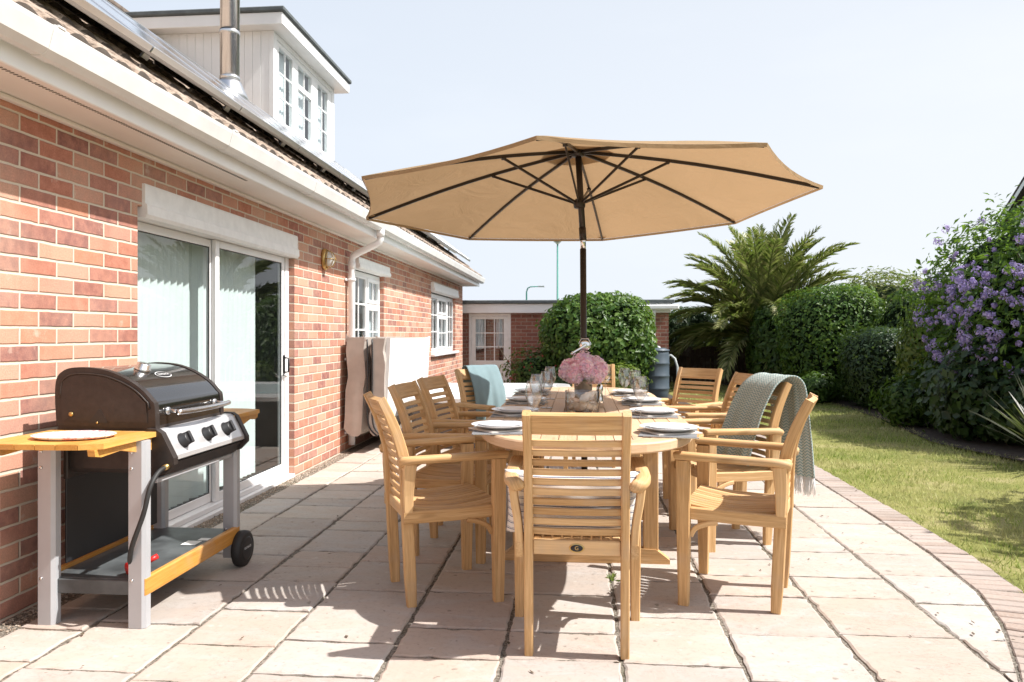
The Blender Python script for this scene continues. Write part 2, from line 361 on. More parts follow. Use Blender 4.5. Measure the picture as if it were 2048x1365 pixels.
# ------------------------------------------------------------------ mesh builder
class MB:
    def __init__(self):
        self.v = []; self.f = []; self.g = []; self.smooth = []
    def add(self, verts, faces, gc=None, smooth=False):
        b = len(self.v)
        self.v += [tuple(p) for p in verts]
        self.g += [tuple(p) for p in (gc if gc is not None else verts)]
        for f in faces:
            self.f.append(tuple(b + i for i in f)); self.smooth.append(smooth)
        return self
    def box(self, lo, hi, ch=.003, mat=None):
        """chamfered box between two corners"""
        lo = Vector(lo); hi = Vector(hi)
        c = (lo + hi) / 2; h = (hi - lo) / 2
        h = Vector([abs(x) for x in h])
        ch = min(ch, min(h) * .45)
        V = []; idx = {}
        for sx in (-1, 1):
            for sy in (-1, 1):
                for sz in (-1, 1):
                    for a in range(3):
                        p = [sx * h[0], sy * h[1], sz * h[2]]
                        for k in range(3):
                            if k != a:
                                p[k] -= math.copysign(ch, p[k])
                        idx[(sx, sy, sz, a)] = len(V); V.append(Vector(p))
        F = []
        S = (-1, 1)
        for a in range(3):
            b, d = [k for k in range(3) if k != a]
            for s in S:
                q = []
                for (sb, sd) in ((-1, -1), (1, -1), (1, 1), (-1, 1)):
                    key = [0, 0, 0]; key[a] = s; key[b] = sb; key[d] = sd
                    q.append(idx[(*key, a)])
                F.append(q)
        for a in range(3):
            b, d = [k for k in range(3) if k != a]
            for sb in S:
                for sd in S:
                    k1 = [0, 0, 0]; k1[a] = -1; k1[b] = sb; k1[d] = sd
                    k2 = list(k1); k2[a] = 1
                    F.append([idx[(*k1, b)], idx[(*k2, b)], idx[(*k2, d)], idx[(*k1, d)]])
        for sx in S:
            for sy in S:
                for sz in S:
                    F.append([idx[(sx, sy, sz, 0)], idx[(sx, sy, sz, 1)], idx[(sx, sy, sz, 2)]])
        la = max(range(3), key=lambda k: h[k])
        ra = [k for k in range(3) if k != la]
        off = random.uniform(-50, 50)
        G = [(p[la] + off, p[ra[0]] + off * .37, p[ra[1]] + off * .11) for p in V]
        W = [p + c for p in V]
        if mat is not None:
            W = [mat @ p for p in W]
        self.add(W, F, G)
        return self
    def bar(self, a, b, w, d, up=(0, 0, 1), ch=.003):
        """box along a->b, w across, d along up"""
        a = Vector(a); b = Vector(b); x = (b - a)
        L = x.length; x.normalize()
        u = Vector(up); y = u.cross(x)
        if y.length < 1e-5:
            y = Vector((1, 0, 0)).cross(x)
        y.normalize(); z = x.cross(y)
        m = Matrix((x, y, z)).transposed().to_4x4(); m.translation = a
        return self.box((0, -w / 2, -d / 2), (L, w / 2, d / 2), ch, m)
    def sweep(self, path, secs, side=None, caps=True, smooth=False, closed_sec=True):
        """sweep sections (list of (s, t) points, one list per path point or one for all) along path; side = fixed axis of s"""
        P = [Vector(p) for p in path]; n = len(P)
        off = random.uniform(-50, 50)
        V = []; G = []; L = 0
        T0 = None; Nn = None
        for i, p in enumerate(P):
            t = (P[min(i + 1, n - 1)] - P[max(i - 1, 0)])
            if t.length < 1e-9: t = Vector((0, 0, 1))
            t.normalize()
            if side is not None:
                s = Vector(side); s = s - t * s.dot(t); s.normalize()
            else:
                if Nn is None:
                    r = Vector((0, 0, 1)) if abs(t.z) < .9 else Vector((1, 0, 0))
                    s = r.cross(t).normalized()
                else:
                    s = Nn - t * Nn.dot(t); s.normalize()
                Nn = s
            q = t.cross(s)
            if i: L += (P[i] - P[i - 1]).length
            sec = secs[i] if isinstance(secs[0][0], (tuple, list)) else secs
            for (a, b) in sec:
                V.append(p + s * a + q * b); G.append((L + off, a + off * .3, b + off * .2))
        k = len(sec); F = []
        for i in range(n - 1):
            for j in range(k if closed_sec else k - 1):
                j2 = (j + 1) % k
                F.append((i * k + j, i * k + j2, (i + 1) * k + j2, (i + 1) * k + j))
        if caps and closed_sec:
            F.append(tuple(range(k))[::-1]); F.append(tuple((n - 1) * k + j for j in range(k)))
        self.add(V, F, G, smooth)
        return self
    def tube(self, path, r, k=10, smooth=True, caps=True):
        if not isinstance(r, (list, tuple)):
            r = [r] * len(path)
        secs = [[(rr * math.cos(2 * PI * j / k), rr * math.sin(2 * PI * j / k)) for j in range(k)] for rr in r]
        return self.sweep(path, secs, None, caps, smooth)
    def lathe(self, prof, c=(0, 0, 0), k=24, axis='z', smooth=True, sx=1, sy=1):
        V = []; F = []
        for (r, z) in prof:
            for j in range(k):
                a = 2 * PI * j / k
                x, y = r * math.cos(a) * sx, r * math.sin(a) * sy
                p = (x, y, z) if axis == 'z' else ((x, z, y) if axis == 'y' else (z, x, y))
                V.append((p[0] + c[0], p[1] + c[1], p[2] + c[2]))
        n = len(prof)
        for i in range(n - 1):
            for j in range(k):
                j2 = (j + 1) % k
                F.append((i * k + j, i * k + j2, (i + 1) * k + j2, (i + 1) * k + j))
        if prof[0][0] > 1e-4: F.append(tuple(range(k))[::-1])
        if prof[-1][0] > 1e-4: F.append(tuple((n - 1) * k + j for j in range(k)))
        self.add(V, F, None, smooth)
        return self
    def prism(self, poly, lo, hi, axis='z'):
        k = len(poly); V = []
        for h in (lo, hi):
            for (a, b) in poly:
                V.append((a, b, h) if axis == 'z' else ((a, h, b) if axis == 'y' else (h, a, b)))
        F = [tuple(range(k))[::-1], tuple(range(k, 2 * k))]
        for j in range(k):
            F.append((j, (j + 1) % k, k + (j + 1) % k, k + j))
        off = random.uniform(-9, 9)
        self.add(V, F, [(p[0] + off, p[1], p[2]) for p in V])
        return self
    def build(self, name, mat, parent=None, recalc=True):
        me = bpy.data.meshes.new(name)
        me.from_pydata(self.v, [], self.f)
        me.polygons.foreach_set('use_smooth', self.smooth)
        at = me.attributes.new('gc', 'FLOAT_VECTOR', 'POINT')
        at.data.foreach_set('vector', np.array(self.g, dtype=np.float32).ravel())
        if recalc:
            bm = bmesh.new(); bm.from_mesh(me)
            bmesh.ops.remove_doubles(bm, verts=bm.verts, dist=1e-6)
            bmesh.ops.recalc_face_normals(bm, faces=bm.faces)
            bm.to_mesh(me); bm.free()
        me.materials.append(mat)
        o = bpy.data.objects.new(name, me)
        COL.objects.link(o)
        o.parent = parent
        return o

def np_mesh(name, V, F, mat, parent=None, smooth=False):
    """fast mesh of equal-sized faces"""
    V = np.asarray(V, np.float32); F = np.asarray(F, np.int32)
    me = bpy.data.meshes.new(name)
    me.vertices.add(len(V)); me.vertices.foreach_set('co', V.ravel())
    k = F.shape[1]
    me.loops.add(F.size); me.loops.foreach_set('vertex_index', F.ravel())
    me.polygons.add(len(F)); me.polygons.foreach_set('loop_start', np.arange(0, F.size, k, dtype=np.int32))
    if smooth: me.polygons.foreach_set('use_smooth', np.ones(len(F), bool))
    me.update(calc_edges=True)
    me.materials.append(mat)
    o = bpy.data.objects.new(name, me); COL.objects.link(o); o.parent = parent
    return o

def thing(name, label, cat, loc=(0, 0, 0), rz=0, group=None):
    o = bpy.data.objects.new(name, None); COL.objects.link(o)
    o.location = loc; o.rotation_euler = (0, 0, rz); o.empty_display_size = .1
    return tag(o, label, cat, group)
def tag(o, label, cat, group=None):
    o['label'] = label; o['category'] = cat
    if group: o['group'] = group
    return o
def struct(o):
    o['kind'] = 'structure'; return o
def stuff(o, label, cat):
    o['kind'] = 'stuff'; return tag(o, label, cat)
def dup(root, label=None, group=None):
    r = root.copy(); COL.objects.link(r)
    if label: r['label'] = label
    if group: r['group'] = group
    for ch in list(root.children):
        c = ch.copy(); COL.objects.link(c); c.parent = r
        for g in list(ch.children):
            d = g.copy(); COL.objects.link(d); d.parent = c
    return r
def text_mesh(name, s, size, mat, matrix, parent=None, depth=.0006):
    cu = bpy.data.curves.new(name, 'FONT'); cu.body = s; cu.size = size; cu.align_x = 'CENTER'; cu.align_y = 'CENTER'; cu.extrude = depth
    o = bpy.data.objects.new(name, cu); COL.objects.link(o)
    dg = bpy.context.evaluated_depsgraph_get()
    me = bpy.data.meshes.new_from_object(o.evaluated_get(dg))
    bpy.data.objects.remove(o)
    me.transform(matrix)
    me.materials.clear(); me.materials.append(mat)
    ob = bpy.data.objects.new(name, me); COL.objects.link(ob); ob.parent = parent
    return ob
def smooth_path(pts, n=4):
    P = [Vector(p) for p in pts]; out = []
    for i in range(len(P) - 1):
        p0 = P[max(i - 1, 0)]; p1 = P[i]; p2 = P[i + 1]; p3 = P[min(i + 2, len(P) - 1)]
        for k in range(n):
            t = k / n
            out.append(.5 * ((2 * p1) + (-p0 + p2) * t + (2 * p0 - 5 * p1 + 4 * p2 - p3) * t * t + (-p0 + 3 * p1 - 3 * p2 + p3) * t ** 3))
    out.append(P[-1]); return out

# ------------------------------------------------------------------ camera, light, sky
def build_view():
    cam = bpy.data.cameras.new('camera'); co = bpy.data.objects.new('camera', cam); COL.objects.link(co)
    cam.sensor_width = 36; cam.lens = 1500 / 2048 * 36
    cam.shift_y = -13.5 / 2048
    cam.clip_start = .05; cam.clip_end = 3000
    co.location = (0, 0, 1.17)
    co.rotation_euler = (PI / 2, 0, math.atan(136 / 1500))
    cam.dof.use_dof = True; cam.dof.focus_distance = 3.5; cam.dof.aperture_fstop = 7.0
    SC.camera = co
    L = Vector((1, -.075, 1.25)).normalized()
    sun = bpy.data.lights.new('sun', 'SUN'); so = bpy.data.objects.new('sun', sun); COL.objects.link(so)
    sun.energy = 5.0; sun.angle = math.radians(.55); sun.color = (1, .965, .915)
    so.rotation_euler = L.to_track_quat('Z', 'Y').to_euler()
    w = bpy.data.worlds.new('World'); SC.world = w; w.use_nodes = True
    nt = w.node_tree; nt.nodes.clear()
    out = nt.nodes.new('ShaderNodeOutputWorld'); bg = nt.nodes.new('ShaderNodeBackground')
    sky = nt.nodes.new('ShaderNodeTexSky'); sky.sky_type = 'NISHITA'; sky.sun_disc = False
    sky.sun_elevation = math.asin(L.z); sky.sun_rotation = math.atan2(L.x, L.y)
    sky.air_density = 1.0; sky.dust_density = 3.0; sky.ozone_density = 1.5
    # thin bright summer haze: lift the sky towards white, more so near the horizon, with faint cirrus
    tc = nt.nodes.new('ShaderNodeTexCoord'); sx = nt.nodes.new('ShaderNodeSeparateXYZ')
    nt.links.new(tc.outputs['Generated'], sx.inputs[0])
    mr = nt.nodes.new('ShaderNodeValToRGB'); nt.links.new(sx.outputs[2], mr.inputs[0])
    for k, (pos, v) in enumerate(((0., .97), (.22, .93), (.45, .84), (.72, .30), (1., .10))):
        e = mr.color_ramp.elements[k] if k < 2 else mr.color_ramp.elements.new(pos)
        e.position = pos; e.color = (v, v, v, 1)
    nz = nt.nodes.new('ShaderNodeTexNoise'); nz.inputs['Scale'].default_value = 3.; nz.inputs['Detail'].default_value = 6
    mp = nt.nodes.new('ShaderNodeMapping'); mp.inputs['Scale'].default_value = (1, 1, 3.5)
    nt.links.new(tc.outputs['Generated'], mp.inputs[0]); nt.links.new(mp.outputs[0], nz.inputs['Vector'])
    m2 = nt.nodes.new('ShaderNodeMapRange'); nt.links.new(nz.outputs[0], m2.inputs[0])
    for i, v in enumerate((.5, .75, 0., .06)): m2.inputs[i + 1].default_value = v
    ad = nt.nodes.new('ShaderNodeMath'); ad.operation = 'ADD'; ad.use_clamp = True
    nt.links.new(mr.outputs[0], ad.inputs[0]); nt.links.new(m2.outputs[0], ad.inputs[1])
    mx = nt.nodes.new('ShaderNodeMix'); mx.data_type = 'RGBA'
    nt.links.new(ad.outputs[0], mx.inputs[0]); nt.links.new(sky.outputs[0], mx.inputs[6])
    gl = nt.nodes.new('ShaderNodeMapRange'); nt.links.new(sx.outputs[0], gl.inputs[0])     # brighter towards the sun side
    for i, v in enumerate((-.6, .7, 0., 1.)): gl.inputs[i + 1].default_value = v
    hz = nt.nodes.new('ShaderNodeMix'); hz.data_type = 'RGBA'; nt.links.new(gl.outputs[0], hz.inputs[0])
    hz.inputs[6].default_value = (*HAZE, 1); hz.inputs[7].default_value = (*GLOW, 1)
    nt.links.new(hz.outputs[2], mx.inputs[7])
    nt.links.new(mx.outputs[2], bg.inputs[0]); bg.inputs[1].default_value = .106
    nt.links.new(bg.outputs[0], out.inputs[0])
    SC.view_settings.view_transform = 'Standard'; SC.view_settings.look = 'None'
    SC.view_settings.exposure = 0; SC.view_settings.gamma = 1
    SC.cycles.use_denoising = True
    SC.cycles.film_exposure = 1.55
    SC.cycles.max_bounces = 10; SC.cycles.diffuse_bounces = 4; SC.cycles.glossy_bounces = 4
    SC.cycles.transparent_max_bounces = 24
    SC.cycles.sample_clamp_indirect = 6
HAZE = (5.0, 5.5, 6.2)
GLOW = (5.95, 6.15, 6.4)
build_view()

# ------------------------------------------------------------------ ground, patio, lawn
def edge_x(y):
    """inner edge of the brick border along the lawn"""
    pts = [(-2, -1.6), (0, -.2), (1.2, .72), (2., 1.16), (2.8, 1.535), (3.2, 1.70), (3.6, 1.805), (4.2, 1.865), (5, 1.885), (12, 1.92)]
    for (y0, x0), (y1, x1) in zip(pts, pts[1:]):
        if y <= y1:
            f = (y - y0) / (y1 - y0); return x0 + (x1 - x0) * f
    return pts[-1][1]
BW = .205
def build_ground():
    m = MB(); s = 900
    m.add([(-s, -s, -.075), (s, -s, -.075), (s, s, -.075), (-s, s, -.075)], [(0, 1, 2, 3)])
    struct(m.build('ground', M['field'], recalc=False))
    # lawn sheet with gentle unevenness
    nx, ny = 60, 110
    V = []; F = []
    for j in range(ny + 1):
        for i in range(nx + 1):
            x = -3 + 11 * i / nx; y = -2 + 21.5 * j / ny
            V.append((x, y, -.03 + .008 * math.sin(x * 2.1 + y) + .006 * math.sin(y * 1.7 - x * .6)))
    for j in range(ny):
        for i in range(nx):
            a = j * (nx + 1) + i; F.append((a, a + 1, a + nx + 2, a + nx + 1))
    o = MB().add(V, F, smooth=True).build('lawn', M['lawn'], recalc=False); struct(o)
    # joint bed under the slabs
    ys = [-1.5 + i * .25 for i in range(51)]
    V = []; F = []
    for y in ys:
        V += [(-2.36, y, -.0075), (edge_x(y) + BW + .005, y, -.0075)]
    for i in range(len(ys) - 1):
        F.append((2 * i, 2 * i + 1, 2 * i + 3, 2 * i + 2))
    struct(MB().add(V, F).build('patio_bedding', M['joint'], recalc=False))
    # riven sandstone slabs
    m = MB()
    cols = [-2.235, -1.955, -1.525, -1.135, -.69, -.28, .15, .575, 1.005, 1.453, 1.96]
    starts = [.1, .05, .22, .35, .12, .28, .27, .0, .16, .05]
    known = {4: [2.68, 2.955, 3.37], 5: [2.70, 2.955, 3.375, 3.80], 6: [2.70, 3.147, 3.60], 7: [2.60, 3.0, 3.44], 8: [2.62, 3.036, 3.46], 9: [3.03, 3.42, 3.81], 3: [2.50, 2.785, 3.35, 3.78], 2: [2.725, 3.08, 3.45], 1: [2.9, 3.43, 3.84]}
    R = random.Random(3)
    for c in range(10):
        x0, x1 = cols[c], cols[c + 1]
        cuts = []
        kn = known.get(c, [2.8])
        y = kn[0]
        while y > -1.4:
            y -= R.choice((.43, .28, .30, .43)); cuts.insert(0, y)
        cuts += kn; y = cuts[-1]
        while y < 10.6:
            y += R.choice((.43, .36, .28, .22)); cuts.append(y)
        for y0, y1 in zip(cuts, cuts[1:]):
            zt = R.uniform(-.003, .003); tx, ty = R.uniform(-.004, .004), R.uniform(-.004, .004)
            ga = R.uniform(.004, .0075)
            def gx(x, y): return x
            pts = []
            nxx, nyy = max(3, int((x1 - x0) / .035)), max(3, int((y1 - y0) / .035))
            for i in range(nxx): pts.append((x0 + ga + (x1 - x0 - 2 * ga) * i / nxx, y0 + ga, 0, -1))
            for i in range(nyy): pts.append((x1 - ga - .003, y0 + ga + (y1 - y0 - 2 * ga) * i / nyy, 1, 0))
            for i in range(nxx): pts.append((x1 - ga - (x1 - x0 - 2 * ga) * i / nxx, y1 - ga, 0, 1))
            for i in range(nyy): pts.append((x0 + ga, y1 - ga - (y1 - y0 - 2 * ga) * i / nyy, -1, 0))
            cx, cy = (x0 + x1) / 2, (y0 + y1) / 2
            out = []; skip = True
            for (x, y, ax, ay) in pts:
                j = R.uniform(-.005, .003)
                if R.random() < .06: j -= .008
                x2, y2 = x + ax * j, y + ay * j
                e = edge_x(y2) - .007
                if x2 < e: skip = False
                out.append((min(x2, e + R.uniform(-.002, .002)), y2))
            if skip: continue
            k = len(out)
            cxx = sum(p[0] for p in out) / k; cyy = sum(p[1] for p in out) / k
            def zz(x, y): return zt + tx * (x - cxx) + ty * (y - cyy)
            V = []
            for (f_, dz) in ((0., 0.), (0., 0.), (0., 0.)):
                pass
            inner = []
            for (x, y) in out:
                d = Vector((cxx - x, cyy - y)); L = d.length
                d = d / L * min(.009, L * .3)
                inner.append((x + d[0], y + d[1]))
            V += [(x, y, zz(x, y) + R.uniform(-.0006, .0006)) for (x, y) in inner]
            V += [(x, y, zz(x, y) - .0045) for (x, y) in out]
            V += [(x, y, -.02) for (x, y) in out]
            F = [tuple(range(k))]
            for a in range(k):
                b = (a + 1) % k
                F += [(k + a, k + b, b, a), (2 * k + a, 2 * k + b, k + b, k + a)]
            m.add(V, F)
    o = m.build('patio', M['slab'], recalc=False); struct(o)
    # soldier-course brick border following the curve
    m = MB(); y = -.6
    while y < 11.5:
        p = Vector((edge_x(y), y)); q = Vector((edge_x(y + .03), y + .03)); t = (q - p).normalized(); n = Vector((t[1], -t[0]))
        w = R.uniform(.061, .066); ln = BW + R.uniform(-.006, .004)
        z = R.uniform(-.004, .003)
        mm = Matrix(((n[0], t[0], 0, p[0]), (n[1], t[1], 0, p[1]), (0, 0, 1, 0), (0, 0, 0, 1)))
        m.box((.006, 0, -.06), (ln, w, z), .005, mm)
        st = .0715
        y += st * t[1]
    struct(m.build('brick_border', M['border']))
    # bed soil under the shrubs
    poly = [(4.25, 2.0), (4.1, 7.4), (3.85, 8.6), (4.2, 11.0), (4.3, 13.), (4.1, 15.2), (3.3, 17.6), (3.2, 18.6), (9, 18.6), (9, 2.0)]
    m = MB(); m.add([(x, y, -.012) for x, y in poly], [tuple(range(len(poly)))])
    struct(m.build('flower_bed', M['soil'], recalc=False))
    poly = [(-2.3, 10.85), (1.7, 10.85), (1.9, 12.2), (1.75, 15.28), (-2.3, 15.28)]
    m = MB(); m.add([(x, y, -.014) for x, y in poly], [tuple(range(len(poly)))])
    struct(m.build('planting_bed', M['soil'], recalc=False))
    # loose gravel strip against the house wall
    m = MB()
    R = random.Random(11)
    ico = [(0, 0, 1), (.9, 0, .1), (0, .9, .1), (-.9, 0, .1), (0, -.9, .1), (0, 0, -1)]
    fc = [(0, 1, 2), (0, 2, 3), (0, 3, 4), (0, 4, 1), (5, 2, 1), (5, 3, 2), (5, 4, 3), (5, 1, 4)]
    for i in range(3600):
        y = R.uniform(1.8, 7.3); x = -2.345 + abs(R.gauss(0, .06))
        if x > -2.10 and R.random() < .8: continue
        r = R.uniform(.003, .008); a = R.uniform(0, 6.28); sc = R.uniform(.6, 1.5)
        V = []
        for p in ico:
            px, py = p[0] * r * sc, p[1] * r
            V.append((x + px * math.cos(a) - py * math.sin(a), y + px * math.sin(a) + py * math.cos(a), r * .4 + p[2] * r * .7 + R.uniform(-.001, .001) + (-.008 if x < -2.17 else 0)))
        m.add(V, fc)
    stuff(m.build('gravel', M['gravel'], recalc=False), 'small brown and grey stones scattered along the foot of the house wall', 'gravel')
build_ground()

def build_grass():
    n = 230000
    # denser close to the camera
    y = 1.2 + 17.3 * RNG.random(n) ** 1.9
    x = -3 + 8.2 * RNG.random(n)
    ex = np.interp(y, [-2, 0, 1.2, 2., 2.8, 3.2, 3.6, 4.2, 5, 12], [-1.6, -.2, .72, 1.16, 1.535, 1.70, 1.805, 1.865, 1.885, 1.92]) + BW - .006
    right = np.interp(y, [2, 7.6, 8.6, 11, 13, 15.2, 17.6, 18.5], [4.3, 4.15, 3.9, 4.25, 4.35, 4.15, 3.35, 3.2])
    ok = (((y < 11.6) & (x > ex)) | ((y >= 11.6) & (x > 1.95))) & (x < right + .05)
    x, y = x[ok], y[ok]; n = len(x)
    a = RNG.random(n) * 2 * PI
    far = np.clip(y / 6, 1, 3)
    h = (.012 + .022 * RNG.random(n) ** 1.5) * (1 + .25 * (far - 1)); w = (.0022 + .002 * RNG.random(n)) * far
    near_edge = np.clip(1 - (x - np.interp(y, [0, 2, 2.8, 3.6, 5, 12], [.2, 1.36, 1.74, 2.01, 2.09, 2.12])) / .06, 0, 1)
    lean = .012 + .03 * RNG.random(n)
    la = RNG.random(n) * 2 * PI
    z0 = -.032
    V = np.empty((n, 3, 3), np.float32)
    V[:, 0] = np.stack([x - w * np.cos(a), y - w * np.sin(a), np.full(n, z0)], 1)
    V[:, 1] = np.stack([x + w * np.cos(a), y + w * np.sin(a), np.full(n, z0)], 1)
    V[:, 2] = np.stack([x + lean * np.cos(la) * h / .03, y + lean * np.sin(la) * h / .03, z0 + .012 + h], 1)
    o = np_mesh('grass', V.reshape(-1, 3), np.arange(3 * n).reshape(-1, 3), M['grass'])
    stuff(o, 'short patchy green and straw coloured lawn grass beyond the brick border', 'grass')
build_grass()

# ------------------------------------------------------------------ house
XW = -2.354
TP = .76                                  # roof pitch (rise over run)
def roof_z(x): return 2.305 + (-1.97 - x) * TP

def wall_face(m, X, ys, zs, openings, reveal, sgn=1):
    ys = sorted(set(ys + [o[0] for o in openings] + [o[1] for o in openings]))
    zs = sorted(set(zs + [o[2] for o in openings] + [o[3] for o in openings]))
    for y0, y1 in zip(ys, ys[1:]):
        for z0, z1 in zip(zs, zs[1:]):
            cy, cz = (y0 + y1) / 2, (z0 + z1) / 2
            if any(o[0] < cy < o[1] and o[2] < cz < o[3] for o in openings): continue
            m.add([(X, y0, z0), (X, y1, z0), (X, y1, z1), (X, y0, z1)], [(0, 1, 2, 3)])
    for (y0, y1, z0, z1) in openings:
        b = X - reveal
        m.add([(X, y0, z0), (X, y0, z1), (b, y0, z1), (b, y0, z0)], [(0, 1, 2, 3)])
        m.add([(X, y1, z0), (b, y1, z0), (b, y1, z1), (X, y1, z1)], [(0, 1, 2, 3)])
        m.add([(X, y0, z1), (X, y1, z1), (b, y1, z1), (b, y0, z1)], [(0, 1, 2, 3)])
        m.add([(X, y0, z0), (b, y0, z0), (b, y1, z0), (X, y1, z0)], [(0, 1, 2, 3)])

def build_house():
    H = thing('brick_house', 'red brick bungalow with white eaves, a dormer and sliding patio doors', 'house', (XW, 6, 0))
    def P(mb, name, mat, parent=H, **k):
        o = mb.build(name, mat, parent, **k)
        if parent is H:
            o.location = (-XW, -6, 0)
        return o
    Y0, Y1 = -3., 14.94
    DO = (3.81, 6.02, .02, 1.86); W1 = (7.66, 8.86, .86, 1.93); W2 = (11.75, 14.05, .86, 1.93)
    m = MB(); wall_face(m, XW, [Y0, Y1], [-.3, 2.17], [(DO[0], DO[1], -.2, DO[3]), W1, W2], .13)
    m.add([(XW, Y1, -.3), (-9, Y1, -.3), (-9, Y1, 2.17), (-5.68, Y1, 5.1), (XW, Y1, 2.5)], [(0, 1, 2, 3, 4)])
    m.add([(XW, Y0, -.3), (-9, Y0, -.3), (-9, Y0, 2.17), (-5.68, Y0, 5.1), (XW, Y0, 2.5)], [(0, 1, 2, 3, 4)])  # near-black hull painted as the shade deep inside the leaves
    P(m, 'wall', M['brick'])
    # rooms behind the openings
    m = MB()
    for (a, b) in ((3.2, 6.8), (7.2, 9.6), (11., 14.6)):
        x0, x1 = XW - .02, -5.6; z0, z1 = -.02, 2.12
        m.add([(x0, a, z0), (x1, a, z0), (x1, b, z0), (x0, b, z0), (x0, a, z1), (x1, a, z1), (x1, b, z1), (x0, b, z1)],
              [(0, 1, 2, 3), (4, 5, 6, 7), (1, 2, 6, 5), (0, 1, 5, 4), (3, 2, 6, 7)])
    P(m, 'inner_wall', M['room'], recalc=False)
    # eaves
    m = MB(); m.box((XW - .05, Y0, 2.150), (-2.072, Y1 + .32, 2.163), .002); m.box((XW + .002, Y0, 2.128), (XW + .034, Y1, 2.148), .004)
    P(m, 'soffit', M['soffit'])
    m = MB(); y = .4
    while y < 4.6:
        m.box((-2.126, y, 2.1470), (-2.108, y + .0055, 2.1485), .0005); y += .019
    P(m, 'soffit_vent', M['vent'])
    m = MB(); m.box((-2.074, Y0, 2.146), (-2.058, Y1 + .34, 2.335), .004); m.box((-2.36, Y1 + .325, 2.15), (-2.074, Y1 + .338, 2.30), .003)
    for y in (1.7, 5.9, 10.4): m.box((-2.0575, y, 2.147), (-2.0555, y + .05, 2.23), .001)
    P(m, 'fascia', M['white'])
    sec = [(-2.054, 2.312), (-2.054, 2.232), (-2.035, 2.212), (-1.995, 2.210), (-1.967, 2.232), (-1.957, 2.268), (-1.948, 2.300), (-1.946, 2.318), (-1.956, 2.318), (-1.960, 2.30), (-1.966, 2.272), (-1.975, 2.240), (-1.998, 2.219), (-2.032, 2.221), (-2.046, 2.236), (-2.046, 2.312)]
    def gut(y0, y1, grow=0.):
        g = MB(); cx, cz = -2.0, 2.262
        pts = [((x - cx) * (1 + grow) + cx, (z - cz) * (1 + grow) + cz) for x, z in sec]
        V = [(x, y, z) for y in (y0, y1) for x, z in pts]; k = len(pts)
        F = [(j, (j + 1) % k, k + (j + 1) % k, k + j) for j in range(k)]
        F += [tuple(range(k)), tuple(range(k, 2 * k))]
        return g.add(V, F)
    g = gut(Y0, Y1 + .42)
    g.add([(x, Y1 + .421, z) for x, z in sec[:8]], [tuple(range(8))])
    go = P(g, 'gutter', M['gutter'])
    for y in (2.62, 4.06, 5.42, 6.9, 8.6, 10.4, 12.3, 14.2):
        b = gut(y, y + .085, .06)
        b.box((-1.975, y + .02, 2.317), (-1.94, y + .06, 2.328), .002)
        P(b, 'gutter_bracket', M['gutter'], go)
    # downpipe with swan neck
    m = MB()
    m.tube([(-2.0, 7.4, 2.225), (-2.0, 7.4, 2.13), (-2.012, 7.4, 2.10), (-2.05, 7.4, 2.075), (-2.24, 7.4, 1.985), (-2.285, 7.4, 1.955), (-2.296, 7.4, 1.915), (-2.296, 7.4, .055)], .034, 14)
    m.tube([(-2.0, 7.4, 2.23), (-2.0, 7.4, 2.15)], .041, 14)
    m.tube([(-2.296, 7.4, 1.9), (-2.296, 7.4, 1.83)], .0385, 14)
    dp = P(m, 'downpipe', M['white'])
    m = MB()
    for z in (1.72, .92, .18):
        m.tube([(-2.296, 7.4, z - .012), (-2.296, 7.4, z + .012)], .042, 14); m.box((XW + .002, 7.33, z - .012), (XW + .02, 7.47, z + .012), .003)
        P(m, 'pipe_bracket', M['white'], dp); m = MB()
    # tiled roof
    gy = .145; npr = 8; ys = np.arange(Y0, Y1 + .3, gy / npr); wv = .034 * np.abs(np.sin(PI * ys / gy)) ** .75
    jit = np.repeat(RNG.normal(0, .003, len(ys) // npr + 2), npr)[:len(ys)]
    V = []; F = []; gauge = .265; n = len(ys); c = 0; x = -1.985
    while x > -5.75:
        x2 = max(x - gauge - .045, -5.78)
        jj = np.repeat(RNG.normal(0, .004, len(ys) // npr + 2), npr)[:len(ys)]
        for (xx, dz) in ((x + .002, -.028), (x, .0), (x2, -.026)):
            zz = roof_z(xx) + .012 + wv * (1 if dz > -.027 else .9) + dz + (jj if dz > -.02 else 0)
            V.append(np.stack([np.full(n, xx), ys, zz], 1))
        for r in (0, 1):
            a = (c * 3 + r) * n + np.arange(n - 1)
            F.append(np.stack([a, a + 1, a + n + 1, a + n], 1))
        c += 1; x -= gauge
    o = np_mesh('roof', np.concatenate(V), np.concatenate(F), M['tile'], H); o.location = (-XW, -6, 0)
    # roof underside, far slope and ridge
    m = MB()
    zr = roof_z(-5.72) + .03
    m.add([(-1.99, Y0, roof_z(-1.99) - .02), (-1.99, Y1 + .3, roof_z(-1.99) - .02), (-5.72, Y1 + .3, zr - .04), (-5.72, Y0, zr - .04)], [(0, 1, 2, 3)])
    m.add([(-9.4, Y0, 2.3), (-9.4, Y1 + .3, 2.3), (-5.72, Y1 + .3, zr), (-5.72, Y0, zr)], [(0, 1, 2, 3)])
    m.tube([(-5.73, Y0, zr - .01), (-5.73, Y1 + .3, zr - .01)], .1, 10)
    P(m, 'ridge', M['tile'], recalc=False)
    m = MB()
    m.add([(-1.99, Y1 + .26, roof_z(-1.99) - .1), (-1.99, Y1 + .26, roof_z(-1.99) + .03), (-5.72, Y1 + .26, zr), (-5.72, Y1 + .26, zr - .2)], [(0, 1, 2, 3)])
    P(m, 'barge_board', M['white'])
    # flue
    m = MB(); fx, fy = -3.72, 7.7
    m.lathe([(.1, 3.7), (.1, 5.2), (.105, 5.2), (.105, 5.24), (.1, 5.24), (.1, 6.6)], (fx, fy, 0), 26)
